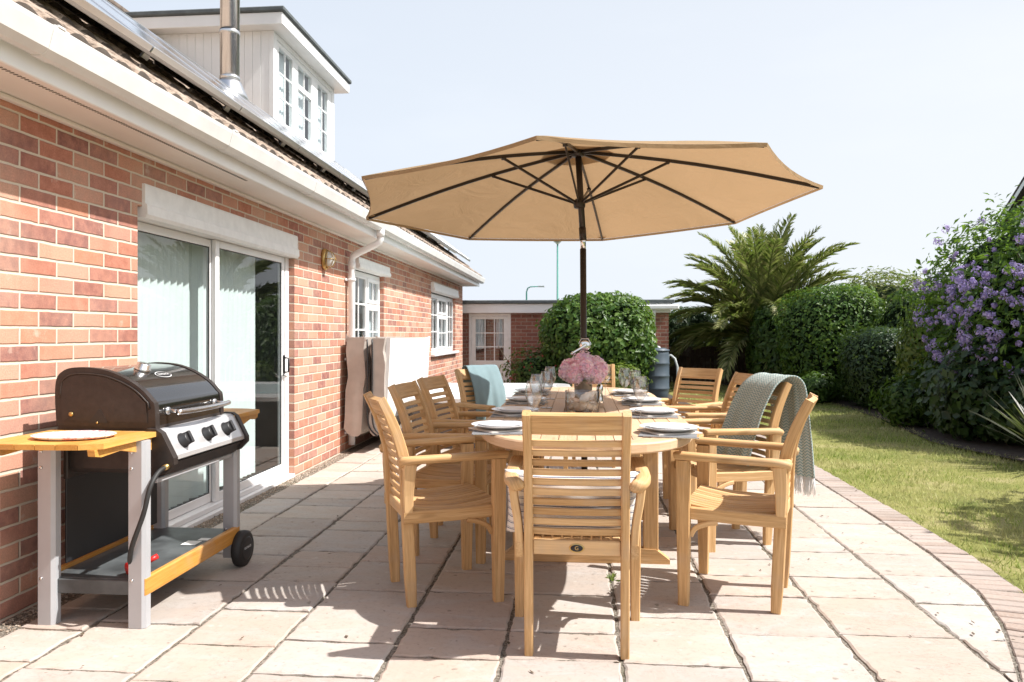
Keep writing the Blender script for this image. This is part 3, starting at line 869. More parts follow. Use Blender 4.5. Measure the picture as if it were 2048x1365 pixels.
    m.lathe([(.104, 4.36), (.107, 4.365), (.107, 4.395), (.104, 4.40)], (fx, fy, 0), 26)
    m.lathe([(.104, 3.88), (.107, 3.885), (.107, 3.91), (.104, 3.915)], (fx, fy, 0), 26)
    fl = P(m, 'flue', M['steel'])
    m = MB(); m.lathe([(.2, 3.66), (.17, 3.74), (.125, 3.84), (.12, 3.86)], (fx, fy, 0), 26); P(m, 'flashing', M['alu'], fl)
    m = MB(); m.lathe([(.1015, 4.398), (.1035, 4.40), (.1035, 4.41), (.1015, 4.412)], (fx, fy, 0), 26); P(m, 'flue_band', M['black'], fl)
    # patio doors
    xf = -2.40
    m = MB(); fw = .05
    a, b, z0, z1 = DO
    m.box((xf - .07, a + .002, z0), (xf, a + fw, z1), .004); m.box((xf - .07, b - fw - .02, z0), (xf, b - .002, z1), .004)
    m.box((xf - .07, a + fw, z1 - .06), (xf, b - fw - .02, z1 - .002), .004); m.box((xf - .07, a + fw, z0 + .001), (xf + .02, b - fw - .02, z0 + .035), .004)
    m.box((xf - .075, a + .002, -.06), (xf + .053, b - .002, z0 - .001), .004)
    D = P(m, 'sliding_door', M['white'])
    def sash(y0, y1, x, nm='sash'):
        s = MB(); w = .052; zb, zt = z0 + .037, z1 - .062
        s.box((x - .03, y0, zb), (x, y0 + w, zt), .004); s.box((x - .03, y1 - w, zb), (x, y1, zt), .004)
        s.box((x - .029, y0 + w, zb), (x - .001, y1 - w, zb + .06), .004); s.box((x - .029, y0 + w, zt - .05), (x - .001, y1 - w, zt), .004)
        P(s, nm, M['white'], D)
        g = MB(); g.add([(x - .012, y0 + w, zb + .06), (x - .012, y1 - w, zb + .06), (x - .012, y1 - w, zt - .05), (x - .012, y0 + w, zt - .05)], [(0, 1, 2, 3)])
        P(g, 'pane', M['glass'], D, recalc=False)
        k = MB()
        for (yy0, yy1, zz0, zz1) in ((y0 + w, y0 + w + .006, zb + .06, zt - .05), (y1 - w - .006, y1 - w, zb + .06, zt - .05), (y0 + w, y1 - w, zt - .056, zt - .05), (y0 + w, y1 - w, zb + .06, zb + .066)):
            k.box((x - .0105, yy0, zz0), (x - .0065, yy1, zz1), .0005)
        P(k, 'seal', M['black'], D)
    sash(3.855, 4.815, xf - .038); sash(4.775, 5.935, xf - .004)
    h = MB(); h.box((xf - .004, 5.895, .84), (xf + .006, 5.925, 1.0), .004); h.tube([(xf, 5.91, .86), (xf + .04, 5.91, .865), (xf + .04, 5.91, .975), (xf, 5.91, .98)], .008, 8)
    P(h, 'handle', M['black'], D)
    h = MB(); h.lathe([(.0, .018), (.012, .017), (.014, 0)], (xf + .006, 5.91, .83), 14, 'x'); h.lathe([(.0, .02), (.011, .018), (.012, 0)], (xf + .006, 5.88, .84), 14, 'x'); P(h, 'latch', M['chrome'], D)
    # vertical blind slats
    def blind(y0, y1):
        m = MB(); y = y0; i = 0
        while y < y1:
            ang = .62 + random.uniform(-.03, .03); dx, dy = math.sin(ang) * .0445, math.cos(ang) * .0445
            x = -2.575
            m.add([(x - dx, y - dy, .08), (x, y, .08), (x + dx, y + dy, .08), (x - dx, y - dy, 1.80), (x + .004, y, 1.80), (x + dx, y + dy, 1.80)], [(0, 1, 4, 3), (1, 2, 5, 4)])
            y += .074; i += 1
        P(m, 'blind', M['blind'], D, recalc=False)
    blind(3.7, 4.70); blind(4.78, 5.74)
    # roller shutter box over the doors
    def shutter_box(y0, y1, z0, z1, pr, name='shutter_box'):
        m = MB(); x = XW
        h_ = z1 - z0
        sec = [(x - .1, z1), (x + pr * .75, z1), (x + pr, z1 - .012), (x + pr, z0 + h_ * .42), (x + pr + .012, z0 + h_ * .38), (x + pr + .014, z0 + h_ * .1), (x + pr, z0), (x - .04, z0)]
        m.prism(sec, y0, y1, 'y')
        return P(m, name, M['white_old'])
    shutter_box(3.85, 6.05, 1.80, 1.985, .018)
    # casement windows
    def window(y0, y1, z0, z1, cols_, X=XW - .05, sill=True):
        m = MB(); w = .055; d = .06
        m.box((X - d, y0 + .002, z0), (X, y0 + w, z1), .004); m.box((X - d, y1 - w, z0), (X, y1 - .002, z1), .004)
        m.box((X - d + .001, y0 + w, z1 - w), (X - .001, y1 - w, z1 - .002), .004); m.box((X - d + .001, y0 + w, z0), (X - .001, y1 - w, z0 + w), .004)
        for cdef in cols_[1:]:
            m.box((X - d + .001, cdef[0] - .03, z0 + w), (X - .001, cdef[0] + .03, z1 - w), .004)
        Wd = P(m, 'window', M['white'])
        for i, (ya, split, nv, nh, nvt) in enumerate(cols_):
            yb = cols_[i + 1][0] - .03 if i + 1 < len(cols_) else y1 - w
            ya = ya + .03 if i else y0 + w
            rows = [(z0 + w, z1 - w, nv, nh, not split)]
            if split:
                zs = z0 + w + (z1 - z0 - 2 * w) * .66
                rows = [(z0 + w, zs - .02, nv, nh, False), (zs + .02, z1 - w, nvt, 0, False)]
                t = MB(); t.box((X - d + .002, ya, zs - .02), (X + .001, yb, zs + .02), .003); P(t, 'transom', M['white'], Wd)
            for (za, zb, cv, ch_, fixed) in rows:
                s = MB(); q = .04 if not fixed else .022; xx = X + .014
                s.box((xx - .04, ya, za), (xx, ya + q, zb), .004); s.box((xx - .04, yb - q, za), (xx, yb, zb), .004)
                s.box((xx - .039, ya + q, za), (xx - .001, yb - q, za + q), .004); s.box((xx - .039, ya + q, zb - q), (xx - .001, yb - q, zb), .004)
                for k in range(cv):
                    yy = ya + q + (yb - ya - 2 * q) * (k + 1) / (cv + 1); s.box((xx - .028, yy - .009, za + q), (xx - .01, yy + .009, zb - q), .001)
                for k in range(ch_):
                    zz = za + q + (zb - za - 2 * q) * (k + 1) / (ch_ + 1); s.box((xx - .0285, ya + q, zz - .009), (xx - .0095, yb - q, zz + .009), .001)
                P(s, 'casement', M['white'], Wd)
                g = MB(); g.add([(xx - .02, ya + q, za + q), (xx - .02, yb - q, za + q), (xx - .02, yb - q, zb - q), (xx - .02, ya + q, zb - q)], [(0, 1, 2, 3)])
                P(g, 'pane', M['glass'], Wd, recalc=False)
        if sill:
            s = MB(); s.box((X - .02, y0 - .03, z0 - .045), (X + .12, y1 + .05, z0 - .001), .008); P(s, 'sill', M['white'], Wd)
        return Wd
    w1 = window(*W1[:2], W1[2], 1.86, [(W1[0], False, 1, 2, 0), (8.28, True, 1, 1, 1)])
    w2 = window(*W2[:2], W2[2], 1.84, [(W2[0], False, 1, 2, 0), (12.52, True, 1, 1, 1), (13.4, False, 1, 2, 0)])
    m = MB()
    for (ya, yb) in ((12.55, 12.95), (13.1, 13.5)):
        k = 18; V = []
        for i in range(k + 1):
            y = ya + (yb - ya) * i / k; V += [(-2.52 + .02 * math.sin(i * 1.9), y, .7), (-2.52 + .02 * math.sin(i * 1.9), y, 1.84)]
        m.add(V, [(2 * i, 2 * i + 2, 2 * i + 3, 2 * i + 1) for i in range(k)])
    P(m, 'curtain', M['curtain'], w2, recalc=False)
    m = MB(); k = 18; V = []
    for i in range(k + 1):
        y = 8.3 + .5 * i / k; V += [(-2.50 + .018 * math.sin(i * 1.9), y, .8), (-2.50 + .018 * math.sin(i * 1.9), y, 1.86)]
    m.add(V, [(2 * i, 2 * i + 2, 2 * i + 3, 2 * i + 1) for i in range(k)])
    P(m, 'curtain', M['net'], w1, recalc=False)
    shutter_box(7.66, 8.95, 1.862, 1.985, .055); shutter_box(11.72, 14.1, 1.85, 2.0, .055)
    # dormer
    dx, da, db = -3.55, 8.45, 10.6; zt = 4.71
    m = MB()
    y = da; x = dx
    xx = dx - .06
    while xx > -5.6:                                    # boarded cheek facing the camera
        zb = roof_z(xx) - .1
        if zb < zt: m.box((xx - .098, da + random.uniform(0, .001), zb), (xx, da + .02, zt), .003)
        xx -= .1
    m.add([(dx - .02, db, roof_z(dx) - .1), (dx - .02, db, zt), (-5.6, db, zt)], [(0, 1, 2)])
    m.box((dx - .06, da - .004, roof_z(dx) - .1), (dx, da + .09, zt), .004); m.box((dx - .06, db - .09, roof_z(dx) - .1), (dx, db, zt), .004)
    m.box((dx - .058, da + .09, zt - .07), (dx - .002, db - .09, zt), .004); m.box((dx - .058, da + .09, roof_z(dx) - .1), (dx - .002, db - .09, 3.64), .004)
    Dm = P(m, 'dormer', M['white'])
    m = MB(); m.box((-5.7, da - .17, zt + .001), (dx + .17, db + .17, zt + .14), .006); P(m, 'dormer_fascia', M['white'], Dm)
    m = MB(); m.box((-5.8, da - .2, zt + .142), (dx + .2, db + .2, zt + .20), .012); P(m, 'dormer_roof', M['felt'], Dm)
    m = MB()                                             # joinery of the dormer window
    Xd = dx - .01
    for (ya, yb) in ((da + .09, 8.62), (9.05, 9.23), (9.71, 9.94), (10.35, db - .09)):
        m.box((Xd - .05, ya, 3.642), (Xd, yb, zt - .072), .003)
    m.box((Xd - .05, 8.62, 3.642), (Xd + .002, 10.35, 3.72), .003); m.box((Xd - .05, 8.62, zt - .13), (Xd + .002, 10.35, zt - .072), .003)
    m.box((Xd - .05, 9.23, 4.28), (Xd + .003, 9.71, 4.35), .003)
    for (ya, yb, za, zb, nv, nh) in ((8.62, 9.05, 3.72, 4.58, 1, 2), (9.23, 9.71, 3.72, 4.28, 1, 1), (9.23, 9.71, 4.35, 4.58, 1, 0), (9.94, 10.35, 3.72, 4.58, 1, 2)):
        for k in range(nv):
            yy = ya + (yb - ya) * (k + 1) / (nv + 1); m.box((Xd - .03, yy - .009, za), (Xd - .012, yy + .009, zb), .001)
        for k in range(nh):
            zz = za + (zb - za) * (k + 1) / (nh + 1); m.box((Xd - .0305, ya, zz - .009), (Xd - .0115, yb, zz + .009), .001)
    P(m, 'window_frame', M['white'], Dm)
    for (ya, yb, za, zb) in ((8.62, 9.05, 3.72, 4.58), (9.23, 9.71, 3.72, 4.28), (9.23, 9.71, 4.35, 4.58), (9.94, 10.35, 3.72, 4.58)):
        m = MB(); m.add([(Xd - .02, ya, za), (Xd - .02, yb, za), (Xd - .02, yb, zb), (Xd - .02, ya, zb)], [(0, 1, 2, 3)]); P(m, 'pane', M['glass'], Dm, recalc=False)
    m = MB(); m.add([(-4.3, da + .03, 3.4), (-4.3, db - .03, 3.4), (-4.3, db - .03, 4.7), (-4.3, da + .03, 4.7)], [(0, 1, 2, 3)]); P(m, 'inner_wall', M['room'], Dm, recalc=False)
    for (ya, yb) in ((8.58, 9.1), (9.2, 9.76), (9.9, 10.4)):
        m = MB(); k = 24; V = []
        for i in range(k + 1):
            y = ya + (yb - ya) * i / k; V += [(-3.67 + .012 * math.sin(i * 2.1), y, 3.6), (-3.67 + .012 * math.sin(i * 2.1), y, 4.64)]
        m.add(V, [(2 * i, 2 * i + 2, 2 * i + 3, 2 * i + 1) for i in range(k)]); P(m, 'curtain', M['net'], Dm, recalc=False)
build_house()

def build_solar():
    ca = math.atan(TP); L = 1.62
    first = None
    for i in range(14):
        y = .62 + i * 1.015
        lab = 'silver framed solar panel on the tiled roof, ' + (['nearest end of the row', 'second from the near end of the row', 'third from the near end of the row', 'fourth from the near end of the row', 'fifth from the near end of the row', 'sixth from the near end, before the flue', 'just past the steel flue', 'below the near cheek of the dormer', 'below the dormer window', 'below the far end of the dormer', 'just beyond the dormer', 'fourth from the far end of the row', 'between two others above the parasol', 'at the far end of the row'][i])
        if first is None:
            r = thing('solar_panel', lab, 'solar panel', (-2.17, y, roof_z(-2.17) + .185), 0, 'solar panels along the roof')
            r.rotation_euler = (0, 0, 0)
            mt = Matrix.Rotation(ca, 4, 'Y')             # local -x runs up the slope
            m = MB()
            w = .03; t = .036
            m.box((-L, 0, -t), (-L + w, 1, 0), .002, mt); m.box((-w, 0, -t), (0, 1, 0), .002, mt)
            m.box((-L + w, 0, -t), (-w, w, 0), .002, mt); m.box((-L + w, 1 - w, -t), (-w, 1, 0), .002, mt)
            m.build('frame', M['alu'], r)
            m = MB(); m.box((-L + w, w, -.012), (-w, 1 - w, -.004), .001, mt); m.build('glass', M['solar'], r)
            for xx in (-.35, -1.25):
                m = MB(); m.box((xx - .02, -.008, -t - .042), (xx + .02, 1.008, -t - .002), .003, mt)
                m.box((xx - .03, .46, -.2), (xx - .01, .52, -t - .041), .003, mt); m.build('rail', M['alu'], r)
            first = r
        else:
            r = dup(first, lab); r.location.y = y
build_solar()

def build_wall_light():
    r = thing('wall_light', 'oval brass bulkhead lamp with a caged lens on the brick wall', 'lamp', (XW, 6.72, 1.86))
    m = MB(); m.lathe([(.0, .004), (.098, .004), (.10, .012), (.096, .032), (.08, .04), (.0, .04)], (0, 0, 0), 28, 'x', sx=.72); m.build('base', M['brass'], r)
    m = MB(); m.lathe([(.078, .04), (.074, .06), (.055, .088), (.03, .1), (.0, .104)], (0, 0, 0), 28, 'x', sx=.70); m.build('lens', M['lens'], r)
    m = MB()
    for s in (-.03, .03):
        m.tube([(.036, s * .9, -.085), (.085, s, -.06), (.112, s, 0), (.085, s, .06), (.036, s * .9, .085)], .004, 6)
    m.tube([(.036, -.066, 0), (.085, -.05, 0), (.114, 0, 0), (.085, .05, 0), (.036, .066, 0)], .004, 6)
    m.tube([(.05, .06 * math.cos(a), .084 * math.sin(a)) for a in [i * PI / 12 for i in range(25)]], .004, 6)
    m.build('cage', M['brass'], r)
build_wall_light()
# ------------------------------------------------------------------ garage at the end of the garden
def build_garage():
    G = thing('garage', 'low flat roofed brick garage with a white half glazed door', 'garage', (-.3, 15.3, 0))
    def P(mb, name, mat, parent=G, **k):
        o = mb.build(name, mat, parent, **k)
        if parent is G: o.location = (.3, -15.3, 0)
        return o
    Yf = 15.3; m = MB()
    xs = [-2.5, -2.28, -1.41, 1.775]; D0, D1 = -2.28, -1.41
    for (a, b) in ((-2.5, D0), (D1, 1.775)):
        m.add([(a, Yf, -.3), (b, Yf, -.3), (b, Yf, 1.6), (a, Yf, 1.6)], [(0, 1, 2, 3)])
    m.add([(1.775, Yf, -.3), (1.775, Yf + 5, -.3), (1.775, Yf + 5, 1.6), (1.775, Yf, 1.6)], [(0, 1, 2, 3)])
    m.add([(-2.5, Yf + 5, -.3), (1.775, Yf + 5, -.3), (1.775, Yf + 5, 1.6), (-2.5, Yf + 5, 1.6)], [(0, 1, 2, 3)])
    m.add([(-2.5, Yf, -.3), (-2.5, Yf + 5, -.3), (-2.5, Yf + 5, 1.6), (-2.5, Yf, 1.6)], [(0, 1, 2, 3)])
    for x in (D0, D1): m.add([(x, Yf, -.3), (x, Yf + .1, -.3), (x, Yf + .1, 1.6), (x, Yf, 1.6)], [(0, 1, 2, 3)])
    P(m, 'wall', M['brick2'], recalc=False)
    m = MB(); m.box((-2.52, Yf - .14, 1.602), (1.80, Yf + 5.1, 1.79), .005); P(m, 'fascia', M['white'])
    m = MB(); m.box((-2.55, Yf - .2, 1.792), (1.87, Yf + 5.2, 1.862), .012); P(m, 'roof', M['felt'])
    m = MB(); m.box((1.0, Yf - .27, 1.66), (1.95, Yf - .145, 1.755), .03); P(m, 'gutter', M['white'])
    m = MB(); m.tube([(1.47, Yf - .2, 1.66), (1.47, Yf - .06, 1.5), (1.47, Yf - .06, .98), (1.45, Yf - .4, .93), (1.40, 13.6, .92)], .038, 12); P(m, 'downpipe', M['white'])
    # door
    m = MB(); x0, x1 = D0 + .001, D1 - .001
    z1 = 1.6; w = .06
    m.box((x0, Yf + .005, -.25), (x0 + .055, Yf + .075, z1 - .002), .004); m.box((x1 - .055, Yf + .005, -.25), (x1, Yf + .075, z1 - .002), .004); m.box((x0 + .055, Yf + .006, z1 - .055), (x1 - .055, Yf + .074, z1 - .003), .004)
    Dd = P(m, 'door', M['white_old'])
    m = MB(); a, b = x0 + .057, x1 - .057; ya, yb = Yf + .02, Yf + .06
    gx0, gx1, gz0, gz1 = -2.14, -1.56, .63, 1.48
    m.box((a, ya, -.24), (gx0, yb, z1 - .058), .003); m.box((gx1, ya, -.24), (b, yb, z1 - .058), .003); m.box((gx0, ya + .001, -.24), (gx1, yb - .001, gz0), .003); m.box((gx0, ya + .001, gz1), (gx1, yb - .001, z1 - .058), .003)
    P(m, 'leaf', M['white_old'], Dd)
    m = MB()
    for i in (1, 2):
        x = gx0 + (gx1 - gx0) * i / 3; m.box((x - .01, ya + .008, gz0), (x + .01, ya + .022, gz1), .001)
        z = gz0 + (gz1 - gz0) * i / 3; m.box((gx0, ya + .0085, z - .01), (gx1, ya + .0215, z + .01), .001)
    P(m, 'glazing_bar', M['white'], Dd)
    m = MB(); m.add([(gx0, ya + .02, gz0), (gx1, ya + .02, gz0), (gx1, ya + .02, gz1), (gx0, ya + .02, gz1)], [(0, 1, 2, 3)]); P(m, 'pane', M['glass'], Dd, recalc=False)
    for (c0, c1) in ((gx0, gx0 + .17), (gx1 - .17, gx1)):
        m = MB(); k = 9; V = []
        for i in range(k + 1):
            x = c0 + (c1 - c0) * i / k; V += [(x, Yf + .1 + .015 * math.sin(i * 2.2), .88), (x, Yf + .1 + .015 * math.sin(i * 2.2), 1.5)]
        m.add(V, [(2 * i, 2 * i + 2, 2 * i + 3, 2 * i + 1) for i in range(k)]); P(m, 'curtain', M['curtain'], Dd, recalc=False)
    m = MB(); m.box((gx0 - .05, Yf + .35, gz0 - .2), (gx1 + .05, Yf + .4, gz1 + .1), .001); P(m, 'inner_panel', M['brick2'], Dd)
    m = MB(); m.tube([(x1 - .09, ya, .55), (x1 - .09, ya - .04, .55), (x1 - .19, ya - .04, .55)], .009, 8); P(m, 'handle', M['chrome'], Dd)
build_garage()

def build_water_butt():
    r = thing('water_butt', 'dark grey ribbed water butt under the garage downpipe', 'water butt', (1.335, 13.45, 0))
    m = MB(); pr = [(.19, 0), (.21, .02), (.225, .15)]
    for z in (.2, .42, .64): pr += [(.236, z), (.243, z + .01), (.243, z + .03), (.236, z + .04), (.236, z + .17)]
    pr += [(.225, .85), (.22, .87)]
    m.lathe(pr, (0, 0, 0), 36); b = m.build('barrel', M['butt'], r)
    m = MB(); m.lathe([(.235, .868), (.24, .88), (.235, .9), (.16, .925), (.06, .935), (.0, .935)], (0, 0, 0), 36); m.build('lid', M['butt'], r)
    m = MB(); m.tube([(.2, -.02, .78), (.26, -.03, .8), (.33, -.04, .74), (.37, -.05, .6), (.375, -.05, .3), (.34, -.06, .03)], .019, 8); m.build('hose', M['hose'], r)
build_water_butt()

def build_fence():
    r = thing('board_fence', 'dark brown vertical board fence in shade beside the garage', 'fence', (2.9, 18.7, 0))
    m = MB(); x = -1.1; R = random.Random(5)
    while x < 6.2:
        w = R.uniform(.10, .125); m.box((x, R.uniform(-.006, .006), -.05), (x + w - .006, .018, .87 + R.uniform(-.015, .015)), .003); x += w
    m.build('boards', M['fence'], r)
    for z in (.2, .62): m = MB(); m.box((-1.1, -.05, z), (6.2, -.012, z + .07), .004); m.build('rail', M['fence'], r)
    for x in (-1.0, .8, 2.6, 4.4):
        m = MB(); m.box((x, -.14, -.05), (x + .09, -.052, .95), .005); m.build('post', M['fence'], r)
    r = thing('side_fence', 'dark boundary fence half hidden behind the right hand shrubs', 'fence', (8.2, 10, 0))
    m = MB(); y = -9.
    while y < 9:
        m.box((0, y, -.05), (.02, y + .14, 1.75), .003); y += .146
    m.build('boards', M['fence'], r)
    for z in (.3, 1.4): m = MB(); m.box((-.05, -9, z), (-.002, 9, z + .07), .004); m.build('rail', M['fence'], r)
build_fence()

def build_lamp_posts():
    r = thing('street_lamp', 'tall green lamp post with a small dome head behind the garage', 'street lamp', (-1.19, 40, 0))
    m = MB(); m.tube([(0, 0, -.1), (0, 0, 2.2), (0, 0, 2.22), (0, 0, 6.0)], [.09, .08, .055, .042], 12); m.build('post', M['green_paint'], r)
    m = MB(); m.lathe([(.0, 6.27), (.1, 6.25), (.19, 6.15), (.2, 6.08), (.05, 6.04), (.04, 5.98)], (0, 0, 0), 20); m.build('lamp_head', M['galv'], r)
    m = MB(); m.lathe([(.14, 6.075), (.1, 6.0), (.0, 5.96)], (0, 0, 0), 20); m.build('lamp_glass', M['lens'], r)
    r = thing('street_lamp', 'distant grey lamp post with a curved arm over the garage roof', 'street lamp', (-3.7, 52, 0))
    m = MB(); m.tube([(0, 0, -.1), (0, 0, 2.5), (0, 0, 4.1), (.08, 0, 4.36), (.25, 0, 4.46), (1.0, 0, 4.5)], [.09, .07, .05, .045, .04, .035], 10); m.build('post', M['green_paint'], r)
    m = MB(); m.box((.8, -.08, 4.44), (1.25, .08, 4.54), .03); m.build('lamp_head', M['galv'], r)
build_lamp_posts()

def build_neighbour():
    r = thing('neighbour_house', 'white gabled neighbouring house rising behind the flowering shrub', 'house', (13.9, 21.5, 0), math.radians(-85))
    W, Dp, e, rg = 3.6, 8., 4.78, 8.0
    m = MB(); m.add([(-W, 0, -.2), (W, 0, -.2), (W, 0, e), (0, 0, rg), (-W, 0, e), (-W, Dp, -.2), (W, Dp, -.2), (W, Dp, e), (0, Dp, rg), (-W, Dp, e)],
                    [(0, 1, 2, 3, 4), (9, 8, 7, 6, 5), (0, 4, 9, 5), (1, 6, 7, 2)]); m.build('wall', M['render'], r)
    m = MB()
    for s in (-1, 1):
        sl = (rg - e) / W
        a = (s * (W + .3), -.35, e - .3 * sl + .03); b = (0, -.35, rg + .03); c = (0, Dp + .35, rg + .03); d = (s * (W + .3), Dp + .35, e - .3 * sl + .03)
        V = [a, b, c, d] + [(p[0], p[1], p[2] + .12) for p in (a, b, c, d)]
        m.add(V, [(0, 1, 2, 3), (4, 5, 6, 7), (0, 1, 5, 4), (1, 2, 6, 5), (2, 3, 7, 6), (3, 0, 4, 7)])
    m.build('roof', M['tile'], r)
    m = MB()
    for s in (-1, 1):
        sl = (rg - e) / W
        m.add([(s * (W + .3), -.352, e - .3 * sl - .14), (s * (W + .3), -.352, e - .3 * sl + .03), (0, -.352, rg + .03), (0, -.352, rg - .14)], [(0, 1, 2, 3)])
    m.build('barge_board', M['white'], r)
build_neighbour()

# ------------------------------------------------------------------ hot tub and its folded cover
def smooth_tube(p): return smooth_path(p, 4)
def build_spa():
    X0, X1, Y0, Y1, zt = -1.80, -.12, 7.52, 9.62, .545
    r = thing('hot_tub', 'white rimmed hot tub standing against the house behind the chairs', 'hot tub', ((X0 + X1) / 2, (Y0 + Y1) / 2, 0))
    cx, cy = (X0 + X1) / 2, (Y0 + Y1) / 2
    def rr(hx, hy, rad, z, k=7):
        pts = []
        for (sx, sy, a0) in ((1, 1, 0), (-1, 1, PI / 2), (-1, -1, PI), (1, -1, 1.5 * PI)):
            for i in range(k):
                a = a0 + PI / 2 * i / (k - 1); pts.append((sx * (hx - rad) + rad * math.cos(a), sy * (hy - rad) + rad * math.sin(a), z))
        return pts
    hx, hy = (X1 - X0) / 2, (Y1 - Y0) / 2
    def stack(rings, closed_top=False):
        m = MB(); k = len(rings[0]); V = [p for q in rings for p in q]
        F = [(i * k + j, i * k + (j + 1) % k, (i + 1) * k + (j + 1) % k, (i + 1) * k + j) for i in range(len(rings) - 1) for j in range(k)]
        if closed_top: F.append(tuple((len(rings) - 1) * k + j for j in range(k)))
        return m.add(V, F, smooth=False)
    stack([rr(hx - .05, hy - .05, .16, 0), rr(hx - .05, hy - .05, .16, zt - .075)]).build('cabinet', M['cabinet'], r)
    o = stack([rr(hx - .04, hy - .04, .17, zt - .08), rr(hx, hy, .2, zt - .07), rr(hx + .005, hy + .005, .2, zt - .03), rr(hx - .012, hy - .012, .2, zt - .004), rr(hx - .03, hy - .03, .2, zt),
               rr(hx - .16, hy - .16, .2, zt - .002), rr(hx - .185, hy - .185, .2, zt - .02), rr(hx - .24, hy - .24, .2, zt - .4)], True).build('shell', M['acrylic'], r)
    stack([rr(hx - .20, hy - .20, .2, zt - .13)], True).build('water', M['water'], r, recalc=False)
    for (px, py) in ((-hx + .2, hy - .4), (hx - .2, hy - .4)):
        pass
    # folded cover, two padded halves hanging on edge
    c = thing('spa_cover', 'folded taupe vinyl spa cover standing on edge beside the downpipe', 'spa cover', (-2.07, 8.45, 0))
    def pad(x0, x1, y0, y1, z0, z1, seed):
        R = random.Random(seed); V = []; F = []
        ny, k = 14, 20
        cx = (x0 + x1) / 2; hw = (x1 - x0) / 2
        sec = []
        for i in range(k):
            t = i / (k - 1)                                # from top-left down round to top-right
            if t < .36: sec.append((-hw, z1 + (z0 + .09 - z1) * t / .36))
            elif t > .64: sec.append((hw, z0 + .09 + (z1 - z0 - .09) * (t - .64) / .36))
            else:
                a = PI + PI * (t - .36) / .28; sec.append((hw * math.cos(a), z0 + .09 + .09 * math.sin(a)))
        for j in range(ny + 1):
            y = y0 + (y1 - y0) * j / ny
            endf = .82 if j in (0, ny) else 1.
            for (sx, sz) in sec:
                w = .010 * math.sin(sz * 9 + j * 1.7 + seed) + .007 * math.sin(j * 2.9 + sz * 17) + .006 * math.sin(sz * 31 + seed * 3) - .03 * (1.13 - sz)
                V.append((cx + sx * endf + w - (-2.07), y - 8.45 + (.02 if j == 0 and False else 0), sz + (.035 * abs(math.sin(j * .9)) * (1 if abs(sz - z1) < .01 and j in (0, ny) else 0))))
        n = k
        for j in range(ny):
            for i in range(k):
                i2 = (i + 1) % k; F.append((j * n + i, j * n + i2, (j + 1) * n + i2, (j + 1) * n + i))
        F.append(tuple(range(n))[::-1]); F.append(tuple(ny * n + i for i in range(n)))
        m = MB(); m.add(V, F, smooth=False); return m
    YA, YB = 7.2 - 8.45, 8.86 - 8.45
    pad(-2.30, -2.085, 7.21, 8.86, .16, 1.14, 1).build('cover_half', M['vinyl'], c)
    pad(-2.04, -1.885, 7.20, 8.86, .17, 1.13, 2).build('cover_half', M['vinyl'], c)
    m = MB(); m.add([(-1.90 + 2.07, YA + .05, .32), (-1.90 + 2.07, YB - .03, .32), (-1.856 + 2.07, YB - .02, 1.125), (-1.856 + 2.07, YA + .04, 1.132), (-1.955 + 2.07, YA + .05, .32), (-1.955 + 2.07, YB - .03, .32), (-1.895 + 2.07, YB - .02, 1.125), (-1.895 + 2.07, YA + .04, 1.132)],
                    [(0, 1, 2, 3), (7, 6, 5, 4), (3, 2, 6, 7), (0, 3, 7, 4), (1, 5, 6, 2), (0, 4, 5, 1)]); o = m.build('top_skin', M['vinyl_sunlit'], c); o['label'] = 'face of the folded cover turned to the sun, sunlight put into its white colour'
    for x in (-2.078, -2.03):
        m = MB(); m.tube(smooth_tube([(x + 2.07, YA - .005, 1.12), (x + .004 + 2.07, YA - .012, .8), (x + 2.07, YA - .012, .45), (x + .02 + 2.07, YA - .008, .26), (x + .10 + 2.07, YA, .17)]), .008, 8); m.build('piping', M['black'], c)
    m = MB()
    for (x0, x1, h) in ((-2.30, -2.24, .07), (-2.13, -2.085, .05), (-2.0, -1.92, .03)):
        m.add([(x0 + 2.07, YA + .01, 1.1), (x1 + 2.07, YA + .01, 1.1), ((x0) + 2.07, YA + .02, 1.14 + h * .6)], [(0, 1, 2)])
    m.build('corner_flap', M['vinyl'], c, recalc=False)
    m = MB(); m.add([(-1.925 + 2.07, YB, .4), (-1.83 + 2.07, YB + .05, .55), (-1.80 + 2.07, YB + .05, 1.15), (-1.87 + 2.07, YB, 1.12)], [(0, 1, 2, 3)]); m.build('skirt_flap', M['vinyl_sunlit'], c, recalc=False)
build_spa()
# ------------------------------------------------------------------ teak armchairs
BACK = [(0, -.172), (.40, -.192), (.55, -.198), (.64, -.208), (.74, -.236), (.82, -.268), (.87, -.292), (.896, -.305)]
def back_y(z):
    for (z0, y0), (z1, y1) in zip(BACK, BACK[1:]):
        if z <= z1: return y0 + (y1 - y0) * (z - z0) / (z1 - z0)
    return BACK[-1][1]
def rect(w, d, c=.004):
    w /= 2; d /= 2
    return [(-w + c, -d), (w - c, -d), (w, -d + c), (w, d - c), (w - c, d), (-w + c, d), (-w, d - c), (-w, -d + c)]

